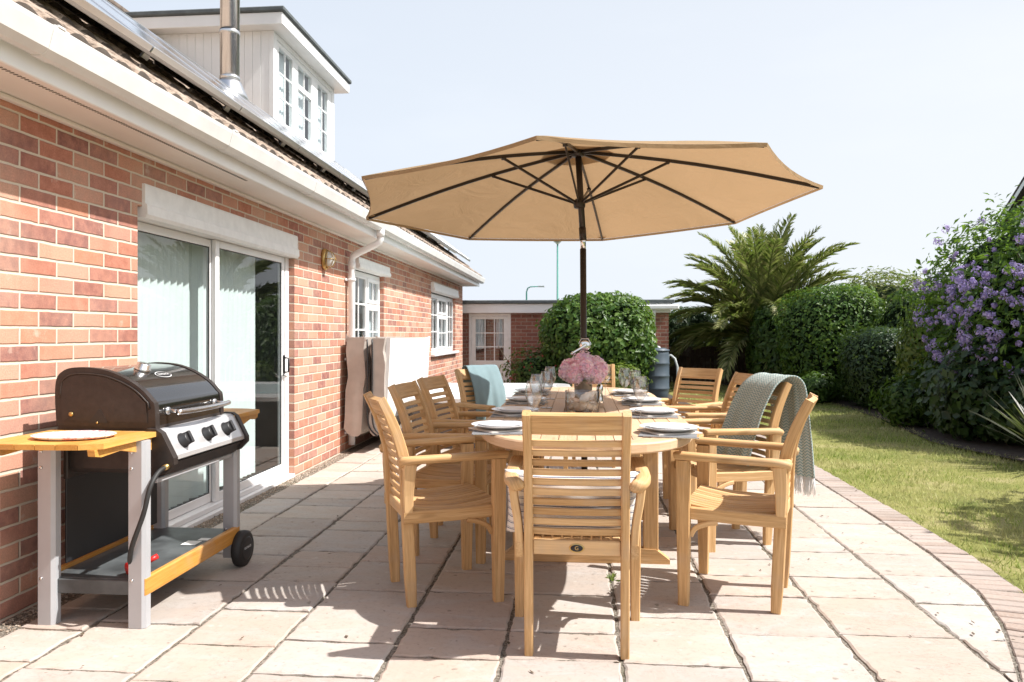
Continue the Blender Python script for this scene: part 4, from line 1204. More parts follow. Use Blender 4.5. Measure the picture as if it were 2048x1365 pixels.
def make_chair():
    r = thing('teak_armchair', 'x', 'armchair', (0, 0, 0), 0, 'teak armchairs around the table')
    T = M['teak']
    for s in (-1, 1):
        path = smooth_path([(s * .174, y, z) for z, y in BACK], 3)
        secs = []
        for p in path:
            d = .040 if p.z < .05 else (.05 if p.z < .6 else .05 - .012 * (p.z - .6) / .3)
            secs.append(rect(.031, d))
        m = MB(); m.sweep(path, secs, (1, 0, 0)); m.build('back_post', T, r)
        m = MB(); m.sweep([(s * .238, .2, 0), (s * .238, .2, .3), (s * .238, .203, .626)], [rect(.036, .044), rect(.042, .056), rect(.042, .058)], (1, 0, 0)); m.build('leg', T, r)
        path = smooth_path([(s * .196, -.212, .622), (s * .222, -.218, .632), (s * .240, -.17, .639), (s * .2455, -.05, .641), (s * .2455, .1, .643), (s * .2455, .215, .645), (s * .2455, .238, .643)], 4)
        def arm(f, w):
            w /= 2; t = .016
            return [(-w, -t * .6), (-w + .008, -t), (w - .008, -t), (w, -t * .6), (w, t * .4), (w - .012, t), (-w + .012, t), (-w, t * .4)]
        n = len(path); secs = []
        for i in range(n):
            e = 1.
            if i < 3: e = (.72, .9, 1)[i]
            if i > n - 3: e = (.95, .82)[i - n + 2]
            secs.append(arm(0, (.050 + .010 * i / n) * e))
        m = MB(); m.sweep(path, secs, (1, 0, 0), smooth=True)
        m.sweep(smooth_path([(s * .232, -.192, .622), (s * .224, -.195, .56), (s * .212, -.196, .49), (s * .207, -.194, .415)], 3), [rect(.028, .058 - .0022 * i) for i in range(10)], (1, 0, 0))
        m.build('armrest', T, r)
    # seat frame
    m = MB()
    for s in (-1, 1):
        m.sweep([(s * .207, -.215, .392), (s * .216, .0, .392), (s * .224, .172, .397)], rect(.026, .052), (1, 0, 0))
        m.sweep(smooth_path([(s * .232, .172, .30), (s * .23, .15, .335), (s * .228, .10, .358), (s * .226, .06, .366)], 3), rect(.02, .022), (1, 0, 0))
    m.box((-.217, .178, .368), (.217, .204, .424), .005)
    m.box((-.158, -.205, .374), (.158, -.181, .426), .004)
    m.box((-.2, -.02, .372), (.2, .005, .398), .003)
    m.build('seat_frame', T, r)
    # seat slats
    m = MB()
    for i in range(11):
        x = -.196 + .392 * i / 10
        p = smooth_path([(x * .9, -.178, .424), (x * .93, -.09, .413), (x * .97, .03, .409), (x, .13, .420), (x, .205, .433)], 3)
        m.sweep(p, rect(.0285, .013, .003), (1, 0, 0))
    m.build('seat', T, r)
    # back slats, each slightly hollow
    m = MB()
    for i in range(10):
        z = .458 + .0363 * i; y = back_y(z)
        lean = Vector((0, back_y(z + .01) - back_y(z - .01), .02)).normalized()
        p = [(-.16, y, z), (-.08, y - .009, z), (0, y - .012, z), (.08, y - .009, z), (.16, y, z)]
        m.sweep(p, rect(.0125, .0245, .003), tuple(Vector((0, -lean.z, lean.y))))
    m.build('backrest', T, r)
    m = MB()
    z = .856; y = back_y(z); lean = Vector((0, back_y(z + .02) - back_y(z - .02), .04)).normalized()
    p = smooth_path([(-.1595, y, z), (-.08, y - .010, z), (0, y - .014, z), (.08, y - .010, z), (.1595, y, z)], 3)
    w = .083; d = .024
    sec = [(-d / 2, -w / 2), (d / 2, -w / 2), (d / 2, w * .25), (d * .45, w * .42), (d * .2, w * .5), (-d * .3, w * .5), (-d / 2, w * .4)]
    m.sweep(p, sec, tuple(Vector((0, -lean.z, lean.y))))
    m.build('top_rail', T, r)
    return r

def heading(fx, fy): return math.atan2(-fx, fy)
CHAIRS = [
    ('front', (-.012, 2.915), (0, 1), 'teak armchair seen from behind at the near end of the table, with a cushion'),
    ('l1', (-.64, 3.40), (.90, .43), 'nearest teak armchair on the house side of the table'),
    ('l2', (-.68, 4.06), (.99, -.10), 'second teak armchair on the house side, behind the nearest one'),
    ('l3', (-.655, 4.68), (.97, -.2), 'third teak armchair on the house side, next to the aqua throw'),
    ('l4', (-.61, 5.64), (.70, -.71), 'teak armchair with an aqua linen throw over its back'),
    ('r1', (.715, 3.46), (-.945, .33), 'nearest teak armchair on the lawn side of the table, seat empty'),
    ('r2', (.82, 4.40), (-.955, -.295), 'teak armchair under the herringbone blanket on the lawn side'),
    ('r3', (.86, 5.22), (-.975, -.215), 'teak armchair just beyond the herringbone blanket on the lawn side'),
    ('r4', (.77, 5.86), (-.62, -.78), 'far teak armchair on the lawn side, turned to face the camera'),
    ('end', (.12, 6.47), (0, -1), 'teak armchair at the far end of the table, behind the flowers'),
]
CH = {}
def place_chairs():
    first = make_chair()
    for i, (k, (x, y), f, lab) in enumerate(CHAIRS):
        o = first if i == 0 else dup(first, lab)
        o['label'] = lab
        o.location = (x, y, 0); o.rotation_euler = (0, 0, heading(*f)); CH[k] = o
    # oval brass badge on the back rail of the front chair only
    m = MB(); m.lathe([(.0, -.2068), (.027, -.2068), (.028, -.2058), (.028, -.2045)], (0, 0, .400), 30, 'y', sx=1, sy=.60)
    b = m.build('badge', M['brass'], CH['front'])
    m = MB(); m.lathe([(.0, -.2076), (.0225, -.2076), (.0225, -.2069)], (0, 0, .400), 30, 'y', sx=1, sy=.55); m.build('badge_field', M['black'], b)
    mx = Matrix.Translation((0, -.2082, .400)) @ Matrix.Rotation(PI / 2, 4, 'X')
    text_mesh('badge_letter', 'G', .020, M['brass'], mx, b, .0005)
place_chairs()

# ------------------------------------------------------------------ cloths
def drape(name, mat, prof, x0, x1, nx=26, ripple=.008, freq=3., flare=None, seed=0, thick=.005):
    """cloth strip: profile of (y, z) points swept over a width; flare(v) -> (shift, widen)"""
    P = smooth_path([(0, y, z) for y, z in prof], 5); n = len(P)
    R = random.Random(seed); ph = R.uniform(0, 6)
    V = []; G = []; L = 0
    for j, p in enumerate(P):
        if j: L += (P[j] - P[j - 1]).length
        t = j / (n - 1)
        sh, wd = flare(t) if flare else (0, 1)
        tan = (P[min(j + 1, n - 1)] - P[max(j - 1, 0)]).normalized()
        nr = Vector((0, -tan.z, tan.y))
        top = max(q.z for q in P)
        amp = ripple * min(1, .15 + 2.2 * (top - p.z))
        for i in range(nx + 1):
            u = i / nx
            x = (x0 + x1) / 2 + (u - .5) * (x1 - x0) * wd + sh
            d = amp * (math.sin(u * freq * 2 * PI + ph + .8 * t) + .5 * math.sin(u * freq * 4.3 * PI + ph * 2 - t * 2))
            q = Vector((x, p.y, p.z)) + nr * d
            V.append(q); G.append((u * (x1 - x0), L, 0))
    F = [(j * (nx + 1) + i, j * (nx + 1) + i + 1, (j + 1) * (nx + 1) + i + 1, (j + 1) * (nx + 1) + i) for j in range(n - 1) for i in range(nx)]
    m = MB(); m.add(V, F, G, True)
    return m, V, n, nx

def finish_cloth(m, name, mat, parent=None, thick=.005):
    o = m.build(name, mat, parent, recalc=True)
    md = o.modifiers.new('thickness', 'SOLIDIFY'); md.thickness = thick; md.offset = 0
    return o

def build_throws():
    y0 = back_y(.905)
    pr = [(-.172, .42), (-.160, .50), (-.165, .62), (-.19, .74), (-.235, .84), (-.277, .905), (-.30, .922), (-.335, .921), (-.36, .89), (-.362, .78), (-.35, .66), (-.345, .60)]
    m, *_ = drape('x', None, pr, -.205, .09, 24, .007, 2.1, seed=4, flare=lambda t: (.0, 1 + .03 * math.sin(t * 5)))
    o = finish_cloth(m, 'linen_throw', M['aqua'])
    tag(o, 'plain aqua linen throw hung over the back of an armchair', 'throw'); o.location = CH['l4'].location; o.rotation_euler = CH['l4'].rotation_euler
    # herringbone blanket with fringed ends
    r = thing('fringed_blanket', 'grey green herringbone blanket with white fringe over an armchair', 'blanket', CH['r2'].location, CH['r2'].rotation_euler.z)
    pr = [(-.03, .45), (-.05, .52), (-.085, .62), (-.13, .74), (-.185, .84), (-.225, .89), (-.28, .925), (-.32, .934), (-.36, .925), (-.395, .88), (-.41, .78), (-.42, .64), (-.43, .50), (-.44, .36)]
    fl = lambda t: (-.02 * max(0, .5 - t), 1.0 + .35 * max(0, .5 - t) + .12 * max(0, t - .5))
    m, V, n, nx = drape('x', None, pr, -.185, .16, 34, .016, 2.6, seed=9, flare=fl)
    finish_cloth(m, 'cloth', M['herring'], r, .008)
    m = MB(); R = random.Random(2)
    row = V[(n - 1) * (nx + 1):]
    for i in range(nx):
        for k in range(5):
            p = row[i].lerp(row[i + 1], (k + .5) / 5); a, b = R.uniform(-.014, .014), R.uniform(-.016, .016); l = R.uniform(.08, .11)
            m.tube([p + Vector((0, 0, .004)), p + Vector((a * .4, b * .5, -l * .5)), p + Vector((a, b, -l))], [.0024, .0022, .0014], 4)
    row = V[:nx + 1]
    m.build('fringe', M['fringe'], r)
build_throws()

def build_cushion():
    r = thing('scatter_cushion', 'striped ticking cushion standing on the seat of the near armchair', 'cushion', (CH['front'].location.x, CH['front'].location.y, 0))
    def pad(cx, cy, cz, hx, hz, th, lean, mat, name, seed):
        n = 26; R = random.Random(seed); V = []; G = []; F = []
        for side in (1, -1):
            for j in range(n + 1):
                for i in range(n + 1):
                    u = -1 + 2 * i / n; v = -1 + 2 * j / n
                    e = max(0, (1 - abs(u) ** 2.6) * (1 - abs(v) ** 2.6)) ** .42
                    pin = 1 - .07 * (1 - abs(v)) * 0 - .05 * (1 - v * v) * (abs(u) ** 3)
                    pz = 1 - .06 * (1 - u * u) * (abs(v) ** 3)
                    w = .006 * math.sin(u * 7 + seed) * math.sin(v * 5 + 1) * e
                    x = u * hx * pin; z = v * hz * pz; y = side * (th * e + w)
                    V.append((cx + x, cy + y + lean * (z + hz), cz + hz + z - .02 * (1 - v) * .5 * e * 0)); G.append((x, z, side))
        k = (n + 1) ** 2
        for s in range(2):
            for j in range(n):
                for i in range(n):
                    a = s * k + j * (n + 1) + i; q = (a, a + 1, a + n + 2, a + n + 1); F.append(q if s == 0 else q[::-1])
        m = MB(); m.add(V, F, G, True)
        return m.build(name, mat, r)
    pad(-.018, -.07, .415, .252, .125, .085, -.18, M['ticking'], 'cover', 1)
build_cushion()
def build_pad():
    m = MB(); n = 18; V = []; F = []
    for j in range(n + 1):
        for i in range(n + 1):
            u = -1 + 2 * i / n; v = -1 + 2 * j / n
            e = max(0, (1 - abs(u) ** 3) * (1 - abs(v) ** 3)) ** .5
            V.append((u * .19, v * .12 + .09, .435 + .09 * e + .01 * math.sin(u * 6) * e))
    for j in range(n):
        for i in range(n):
            a = j * (n + 1) + i; F.append((a, a + 1, a + n + 2, a + n + 1))
    m.add(V, F, None, True); o = m.build('seat_cushion', M['cream']); tag(o, 'plump cream cushion lying on the near armchair in front of the striped one', 'cushion')
    o.location = CH['front'].location
build_pad()

# ------------------------------------------------------------------ table
TX, TY, TZ = .025, 4.40, .755
TL, TW = 1.55, .485
def table_outline(grow=0., n=24):
    pts = []
    s = .78                                             # start of the curved ends
    for i in range(n + 1):
        a = -PI / 2 + PI * i / n                         # near end left->right
        pts.append((math.sin(a), -math.cos(a)))
    L = TL - s
    out = [((TW + grow) * math.copysign(abs(x) ** .78, x), -s + (L + grow) * -abs(y) ** .85) for x, y in pts]
    out += [(-x, -y) for x, y in out]
    return out
def build_table():
    r = thing('teak_table', 'long oval teak dining table with slatted top on trestle legs', 'table', (TX, TY, 0))
    out = table_outline(); inn = table_outline(-.085); k = len(out)
    m = MB(); V = []; F = []
    prof = [(inn, TZ - .002), (inn, TZ - .0005), (None, 0)]
    o2 = table_outline(-.006); o3 = table_outline(0)
    rings = [[(x, y, TZ - .03) for x, y in inn], [(x, y, TZ) for x, y in inn], [(x, y, TZ) for x, y in o2], [(x, y, TZ - .006) for x, y in o3], [(x, y, TZ - .036) for x, y in o3], [(x, y, TZ - .042) for x, y in o2], [(x, y, TZ - .042) for x, y in inn]]
    V = [p for q in rings for p in q]
    G = []
    for q in rings:
        L = 0
        for i, p in enumerate(q):
            if i: L += (Vector(p) - Vector(q[i - 1])).length
            G.append((L, p[2] * 1.0 + .2 * (abs(p[0]) + abs(p[1])), p[2]))
    for a in range(len(rings) - 1):
        for j in range(k):
            F.append((a * k + j, a * k + (j + 1) % k, (a + 1) * k + (j + 1) % k, (a + 1) * k + j))
    m.add(V, F, G); m.build('rim', M['teak_top'], r)
    # slats across... run along the table, clipped to the inner outline
    m = MB()
    def half_w(y):
        best = 0
        for (x0, y0), (x1, y1) in zip(inn, inn[1:] + inn[:1]):
            if (y0 - y) * (y1 - y) <= 0 and y0 != y1:
                best = max(best, abs(x0 + (x1 - x0) * (y - y0) / (y1 - y0)))
        return best
    ys = [-1.49 + 2.98 * i / 120 for i in range(121)]
    sw = .0735; gap = .0035
    for c in range(-6, 7):
        x0, x1 = c * sw - sw / 2 + gap / 2, c * sw + sw / 2 - gap / 2
        rows = [(y, max(x0, -half_w(y) + .003), min(x1, half_w(y) - .003)) for y in ys]
        rows = [q for q in rows if q[2] - q[1] > .004]
        # three leaves with seams
        for (ya, yb) in ((-1.6, -.46), (-.455, .455), (.46, 1.6)):
            rr = [q for q in rows if ya < q[0] < yb]
            if len(rr) < 2: continue
            V = []; F = []; off = random.uniform(-20, 20)
            for (y, a, b) in rr: V += [(a, y, TZ - .0012), (b, y, TZ - .0012), (a, y, TZ - .02), (b, y, TZ - .02)]
            n = len(rr)
            for i in range(n - 1):
                q = i * 4; F += [(q, q + 1, q + 5, q + 4), (q + 2, q, q + 4, q + 6), (q + 1, q + 3, q + 7, q + 5), (q + 3, q + 2, q + 6, q + 7)]
            F += [(0, 2, 3, 1), (4 * n - 4, 4 * n - 3, 4 * n - 1, 4 * n - 2)]
            m.add(V, F, [(p[1] + off, p[0] + off * .3, p[2]) for p in V])
    m.build('tabletop', M['teak_top'], r)
    # aprons, trestles
    m = MB()
    for s in (-1, 1): m.box((s * .33 - .014, -1.0, TZ - .105), (s * .33 + .014, 1.0, TZ - .0435), .004)
    for y in (-1.0, -.35, .35, 1.0): m.box((-.42, y - .02, TZ - .10), (.42, y + .02, TZ - .0432), .004)
    m.build('apron', M['teak'], r)
    for y in (-.51, .62):
        m = MB()
        prof = [(-.43, 0), (.43, 0), (.43, .022), (.36, .075), (.05, .085), (-.05, .085), (-.36, .075), (-.43, .022)]
        m.prism(prof, y - .03, y + .03, 'y'); m.build('foot', M['teak'], r)
        for s in (-1, 1):
            m = MB(); m.sweep([(s * .335, y, .07), (s * .335, y, TZ - .1)], rect(.075, .05), (1, 0, 0)); m.build('leg', M['teak'], r)
    m = MB(); m.box((-.02, -.48, .20), (.02, .59, .27), .005); m.box((-.31, -.53, .22), (.31, -.49, .25), .004); m.box((-.31, .60, .22), (.31, .64, .25), .004); m.build('stretcher', M['teak'], r)
build_table()

# ------------------------------------------------------------------ parasol
def build_parasol():
    px, py = .028, 4.40
    r = thing('parasol', 'large octagonal tan parasol on a dark pole through the table', 'parasol', (px, py, 0))
    C = Vector((-.004 - px, 4.442 - py, 1.947)); R = 1.35; drop = .315
    n = Vector((math.sin(-.026), math.sin(.038), 0)); n.z = math.sqrt(1 - n.x ** 2 - n.y ** 2)
    e1 = Vector((0, 1, 0)).cross(n).normalized(); e2 = n.cross(e1)
    tips = [C + R * (e1 * math.cos(3.797 - i * PI / 4) + e2 * math.sin(3.797 - i * PI / 4)) for i in range(8)]
    A = C + n * drop
    # canopy panels: ribs are straight, cloth sags a little between them
    m = MB(); V = []; F = []; nu, nv = 14, 8; G = []
    for s in range(8):
        a, b = tips[s], tips[(s + 1) % 8]; base = len(V)
        for i in range(nu + 1):
            u = i / nu
            for j in range(nv + 1):
                v = j / nv
                p = A.lerp(a, u).lerp(A.lerp(b, u), v)
                sag = 4 * v * (1 - v)
                p = p - n * (.010 * sag * u) + (C - p) * (.028 * sag * u ** 3) * Vector((1, 1, 0)).length / 1.414
                rib_arch = n * (.028 * math.sin(PI * u))
                V.append(p + rib_arch); G.append((u, v, s))
        for i in range(nu):
            for j in range(nv):
                q = base + i * (nv + 1) + j; F.append((q, q + 1, q + nv + 2, q + nv + 1))
    m.add(V, F, G, True)
    can = m.build('canopy', M['canvas'], r)
    # hem and tip pockets
    m = MB()
    for s in range(8):
        a, b = tips[s], tips[(s + 1) % 8]; W = []
        for j in range(9):
            v = j / 8; sag = 4 * v * (1 - v); p = a.lerp(b, v); p = p - n * (.010 * sag) + (C - p) * (.028 * sag); W.append(p)
        VV = []
        for p in W: VV += [p - n * .001, p - n * .018 + (C - p) * .002]
        m.add(VV, [(2 * j, 2 * j + 2, 2 * j + 3, 2 * j + 1) for j in range(8)])
        t = (A - a).normalized(); sd = t.cross(n).normalized()
        m.add([a - n * .004 - sd * .0, a + t * .07 + sd * .035 - n * .012, a + t * .07 - sd * .035 - n * .012], [(0, 1, 2)])
    m.build('hem', M['canvas'], can, recalc=False)
    m = MB(); VV = []
    for s in range(8):
        p = A.lerp(tips[s], .16) + n * .022; VV.append(p)
    VV.append(A + n * .055); m.add(VV, [(s, (s + 1) % 8, 8) for s in range(8)]); m.build('vent_cap', M['canvas'], can, recalc=False)
    # ribs and struts
    run = A - n * .315
    for s in range(8):
        m = MB(); pts = []
        for i in range(9):
            u = .02 + .965 * i / 8; pts.append(A.lerp(tips[s], u) + n * (.028 * math.sin(PI * u) - .013))
        t = (tips[s] - A).normalized(); side = t.cross(n)
        m.sweep(pts, rect(.013, .019, .002), tuple(side)); rb = m.build('rib', M['bronze'], r)
        m = MB(); e = A.lerp(tips[s], .385) + n * (.028 * math.sin(PI * .385) - .024)
        d = (e - run); d2 = d - n * d.dot(n); st = run + d2.normalized() * .03
        m.bar(st, e, .010, .015, tuple(n), .002); m.tube([e - side * .013, e + side * .013], .009, 8); m.build('strut', M['bronze'], rb)
    m = MB(); m.tube([A - n * .045, A - n * .04, A - n * .005, A + n * .0], [.02, .038, .04, .02], 16); m.build('hub', M['bronze'], r)
    m = MB(); m.tube([run - n * .035, run - n * .03, run - n * .005, run + n * .01, run + n * .02], [.024, .034, .036, .034, .024], 16); m.build('runner', M['bronze'], r)
    b0 = Vector((0, 0, .05)); top = A
    # pole bends slightly at the tilt joint
    J = Vector((-.010, .022, 1.72))
    m = MB(); m.tube([b0, J - Vector((0, 0, .05))], .0185, 16); m.build('lower_pole', M['bronze'], r)
    m = MB(); m.tube([J, J.lerp(top, .98)], .0185, 16); m.tube([J - Vector((0, 0, .0)), J + (top - J) * .14], .021, 16); m.build('upper_pole', M['bronze'], r)
    m = MB(); m.tube([J - Vector((0, 0, .055)), J + Vector((0, 0, .045))], .0165, 16); m.build('tilt_joint', M['chrome'], r)
    cz = 1.105
    m = MB(); m.tube([(0, .0, cz - .10), (0, 0, cz - .095), (0, 0, cz + .035), (0, 0, cz + .045)], [.022, .026, .026, .02], 16)
    m.tube([(0, -.02, cz), (0, -.052, cz)], .03, 16); cr = m.build('crank_housing', M['bronze'], r)
    m = MB(); m.lathe([(.012, -.06), (.026, -.06), (.03, -.056), (.03, -.05)], (0, 0, cz), 18, 'y')
    m.bar((.006, -.064, cz + .004), (-.075, -.068, cz - .045), .012, .02, (0, 1, 0), .004); m.tube([(-.07, -.066, cz - .042), (-.074, -.11, cz - .046)], .008, 10)
    m.tube([(.024, -.04, cz - .02), (.034, -.035, cz + .01), (.02, -.03, cz + .038), (-.02, -.03, cz + .038), (-.034, -.035, cz + .01)], .0035, 6)
    m.build('crank_handle', M['chrome'], cr)
    m = MB(); m.lathe([(.0, .05), (.03, .05), (.03, .30), (.026, .31), (.0, .31)], (0, 0, 0), 20); m.lathe([(.25, 0), (.255, .02), (.24, .045), (.1, .07), (.035, .085), (.03, .1)], (0, 0, 0), 36); m.build('base', M['bronze'], r)
build_parasol()

# ------------------------------------------------------------------ things on the table
def build_setting():
    G1 = 'place settings on the table'
    places = [((-.345, 3.22), .10, 'nearest on the house side'), ((.372, 3.20), -.16, 'nearest on the lawn side'),
              ((-.335, 3.87), .04, 'second on the house side'), ((.375, 3.90), -.05, 'second on the lawn side'),
              ((-.325, 4.54), .02, 'third on the house side'), ((.365, 4.56), -.03, 'third on the lawn side'),
              ((-.33, 5.22), .0, 'farthest on the house side'), ((.34, 5.20), .05, 'farthest on the lawn side')]
    # place mat
    first = None
    for (x, y), rz, w in places:
        lab = 'thin slate grey place mat under the plates, ' + w
        if first is None:
            m = MB(); m.box((-.115, -.15, 0), (.115, .15, .004), .0015); o = m.build('place_mat', M['mat']); tag(o, lab, 'place mat', 'place mats on the table'); first = o
        else:
            o = first.copy(); COL.objects.link(o); o['label'] = lab
        o.location = (x, y, TZ + .0005); o.rotation_euler = (0, 0, rz)
    # folded napkin + two stacked plates
    fn = fp = fs = None
    for (x, y), rz, w in places:
        if fn is None:
            m = MB(); m.box((-.10, -.10, 0), (.10, .10, .0035), .0012); m.box((-.095, -.10, .0037), (.10, .095, .0055), .0008); fn = m.build('napkin', M['napkin'])
            tag(fn, '', 'napkin', 'folded napkins under the plates'); o = fn
        else:
            o = fn.copy(); COL.objects.link(o)
        o['label'] = 'pale folded napkin between mat and plates, ' + w
        o.location = (x, y, TZ + .005); o.rotation_euler = (0, 0, rz + .55)
        z = TZ + .0105
        if fp is None:
            m = MB(); m.lathe([(.0, .003), (.07, .003), (.078, .006), (.112, .017), (.122, .0195), (.124, .0185), (.113, .0145), (.08, .0025), (.06, .0), (.0, .0)], (0, 0, 0), 48); fp = m.build('dinner_plate', M['china'])
            tag(fp, '', 'plate', 'white dinner plates'); o = fp
            m = MB(); m.lathe([(.0, .003), (.055, .003), (.062, .006), (.088, .0165), (.096, .0185), (.0975, .0175), (.089, .0135), (.064, .0025), (.05, .0), (.0, .0)], (0, 0, 0), 44); fs = m.build('side_plate', M['china'])
            tag(fs, '', 'plate', 'white side plates on the dinner plates'); o2 = fs
        else:
            o = fp.copy(); COL.objects.link(o); o2 = fs.copy(); COL.objects.link(o2)
        o['label'] = 'large white dinner plate, lower of two, ' + w
        o2['label'] = 'smaller white plate stacked on a dinner plate, ' + w
        o.location = (x, y, z); o2.location = (x + .003, y + .002, z + .0042)
    # cutlery: knife and fork beside each plate (local -x = towards table centre for right side)
    ff = fk = None
    for i, ((x, y), rz, w) in enumerate(places):
        s = 1 if x > 0 else -1
        if ff is None:
            m = MB(); m.bar((0, -.1, 0), (0, .02, 0), .008, .003, (0, 0, 1), .001); m.bar((0, .02, 0), (0, .05, .002), .022, .0022, (0, 0, 1), .0008)
            for t in (-.0085, -.003, .003, .0085): m.bar((t, .05, .002), (t, .095, .0015), .003, .002, (0, 0, 1), .0006)
            ff = m.build('fork', M['steel']); tag(ff, '', 'fork', 'forks beside the plates')
            m = MB(); m.bar((0, -.11, 0), (0, -.01, 0), .010, .005, (0, 0, 1), .0015); m.bar((0, -.01, 0), (.001, .11, 0), .017, .0018, (0, 0, 1), .0006)
            fk = m.build('table_knife', M['steel']); tag(fk, '', 'knife', 'knives beside the plates'); o, o2 = ff, fk
        else:
            o = ff.copy(); COL.objects.link(o); o2 = fk.copy(); COL.objects.link(o2)
        o['label'] = 'steel fork lying beside the plates, ' + w
        o2['label'] = 'steel table knife lying beside the plates, ' + w
        dy = .155
        o.location = (x - s * .01, y + s * dy, TZ + .003); o.rotation_euler = (0, 0, s * PI / 2 + rz)
        o2.location = (x - s * .01, y - s * dy, TZ + .003); o2.rotation_euler = (0, 0, s * PI / 2 + rz)
    # wine glasses
    g0 = None
    spots = [((-.205, 3.33), 'wine glass nearest the camera on the house side'), ((-.222, 3.90), 'second wine glass on the house side'),
             ((-.186, 4.22), 'third wine glass on the house side, left of the vase'), ((-.19, 4.80), 'farthest wine glass on the house side'),
             ((.298, 3.74), 'wine glass nearest the camera on the lawn side'), ((.318, 4.36), 'second wine glass on the lawn side'),
             ((.275, 4.66), 'third wine glass on the lawn side, left of the pair in front'), ((.17, 5.08), 'wine glass just right of the pink flowers')]
    for (x, y), lab in spots:
        if g0 is None:
            g0 = thing('wine_glass', lab, 'wine glass', (0, 0, 0), 0, 'tulip shaped wine glasses')
            m = MB(); prof = [(.033, .0), (.034, .0015), (.02, .0035), (.006, .006), (.0042, .012), (.0036, .04), (.0038, .075), (.006, .084)]
            m.lathe(prof, (0, 0, 0), 28); m.build('stem', M['crystal'], g0, recalc=False)
            m = MB(); bow = [(.0, .083), (.008, .085), (.02, .098), (.031, .118), (.0375, .140), (.039, .155), (.037, .172), (.0325, .192), (.0285, .206), (.0282, .2065), (.0275, .206)]
            inn = [(.0315, .192), (.036, .172), (.038, .155), (.0365, .140), (.030, .119), (.019, .1), (.0, .088)]
            m.lathe(bow + inn, (0, 0, 0), 36); m.build('bowl', M['crystal'], g0, recalc=False); o = g0
        else:
            o = dup(g0, lab)
        o['label'] = lab; o.location = (x, y, TZ + .0008)
    # zinc vase of hydrangeas
    v = thing('flower_vase', 'zinc vase packed with pink hydrangea heads in front of the parasol pole', 'vase', (.018, 4.235, TZ))
    m = MB(); m.lathe([(.0, .004), (.042, .004), (.044, .0), (.052, .15), (.054, .152), (.053, .155), (.049, .153), (.042, .02), (.0, .01)], (0, 0, 0), 32); m.build('pot', M['zinc'], v)
    heads = [(-.085, -.03, .215, .062), (-.03, -.06, .235, .062), (.035, -.055, .205, .064), (.09, -.03, .22, .06), (.0, .02, .262, .068), (-.075, .05, .225, .062), (.07, .05, .24, .062), (-.05, -.075, .19, .052), (.015, -.09, .245, .045), (.08, -.07, .19, .045)]
    heads = [(a * .92, b * .92, c * .97, d * .94) for a, b, c, d in heads]
    m = MB(); R = random.Random(4); V = []; F = []
    for h, (hx, hy, hz, hr) in enumerate(heads):
        for k in range(120):
            d = Vector((R.gauss(0, 1), R.gauss(0, 1), R.gauss(0, 1) * .9 + .15)).normalized()
            c = Vector((hx, hy, hz)) + d * hr * R.uniform(.86, 1.05)
            t1 = d.orthogonal().normalized(); t1.rotate(Matrix.Rotation(R.uniform(0, 6.28), 3, d)); t2 = d.cross(t1)
            s = R.uniform(.010, .0155)
            base = len(V); V.append(c - d * .002)
            for q in range(8):
                a = q * PI / 4; rr = s * (1.0 if q % 2 == 0 else .62)
                V.append(c + (t1 * math.cos(a) + t2 * math.sin(a)) * rr + d * (.004 if q % 2 == 0 else .001) + d * R.uniform(-.002, .003))
            for q in range(8): F.append((base, base + 1 + q, base + 1 + (q + 1) % 8))
    for (hx, hy, hz, hr) in heads:
        m.lathe([(hr * .9 * math.sin(PI * q / 8), -hr * .9 * math.cos(PI * q / 8)) for q in range(9)], (hx, hy, hz), 12)
    m.add(V, F); m.build('blossoms', M['petal'], v, recalc=False)
    m = MB()
    for k in range(26):
        a = R.uniform(0, 6.28); d = Vector((math.cos(a), math.sin(a), R.uniform(-.2, .3))); p = Vector((d.x * .05, d.y * .05, .16))
        q = p + d * .08; sd = Vector((-d.y, d.x, 0)) * .022
        m.add([p, p + d * .04 + sd, q, p + d * .04 - sd], [(0, 1, 2), (0, 2, 3)])
    for (hx, hy, hz, hr) in heads: m.tube([(hx * .25, hy * .25, .1), (hx, hy, hz)], .004, 5)
    m.build('leaves', M['l_mid'], v, recalc=False)
    # glass bowl of shells
    v = thing('shell_bowl', 'clear glass bowl of sea shells in front of the flower vase', 'bowl', (.012, 4.03, TZ))
    m = MB(); m.lathe([(.0, .002), (.088, .002), (.092, .006), (.092, .112), (.0905, .1135), (.089, .112), (.089, .008), (.0, .006)], (0, 0, 0), 40); m.build('glass', M['crystal'], v, recalc=False)
    R = random.Random(8)
    for (sx, sy, sz, L, w, rz, tilt) in ((.03, -.02, .085, .062, .024, .5, .45), (-.03, -.03, .035, .045, .02, 2.6, .1), (.045, .03, .04, .04, .022, 1.2, .2), (-.045, .03, .05, .04, .02, .2, .3), (.0, .0, .03, .05, .024, 1.9, 0), (.05, -.045, .03, .03, .02, .4, .1), (-.01, -.055, .025, .035, .018, .1, 0), (-.055, -.02, .03, .026, .017, 1., .3)):
        m = MB(); n = 12; prof = []
        for i in range(n + 1):
            t = i / n; rr = w * (math.sin(PI * min(1, t * 1.0) ** .8)) ** .8 * (1 + .08 * math.sin(t * 28)); prof.append((max(.0, rr), -L + 2 * L * t))
        m.lathe(prof, (0, 0, 0), 14, 'x')
        mm = Matrix.Translation((sx, sy, sz)) @ Matrix.Rotation(rz, 4, 'Z') @ Matrix.Rotation(-tilt, 4, 'Y')
        m.v = [tuple(mm @ Vector(p)) for p in m.v]; m.build('shell', M['shell'], v)
    # little chrome shaker behind the bowl
    v = thing('chrome_shaker', 'small chrome shaker on the table right of the shell bowl', 'shaker', (.112, 4.30, TZ))
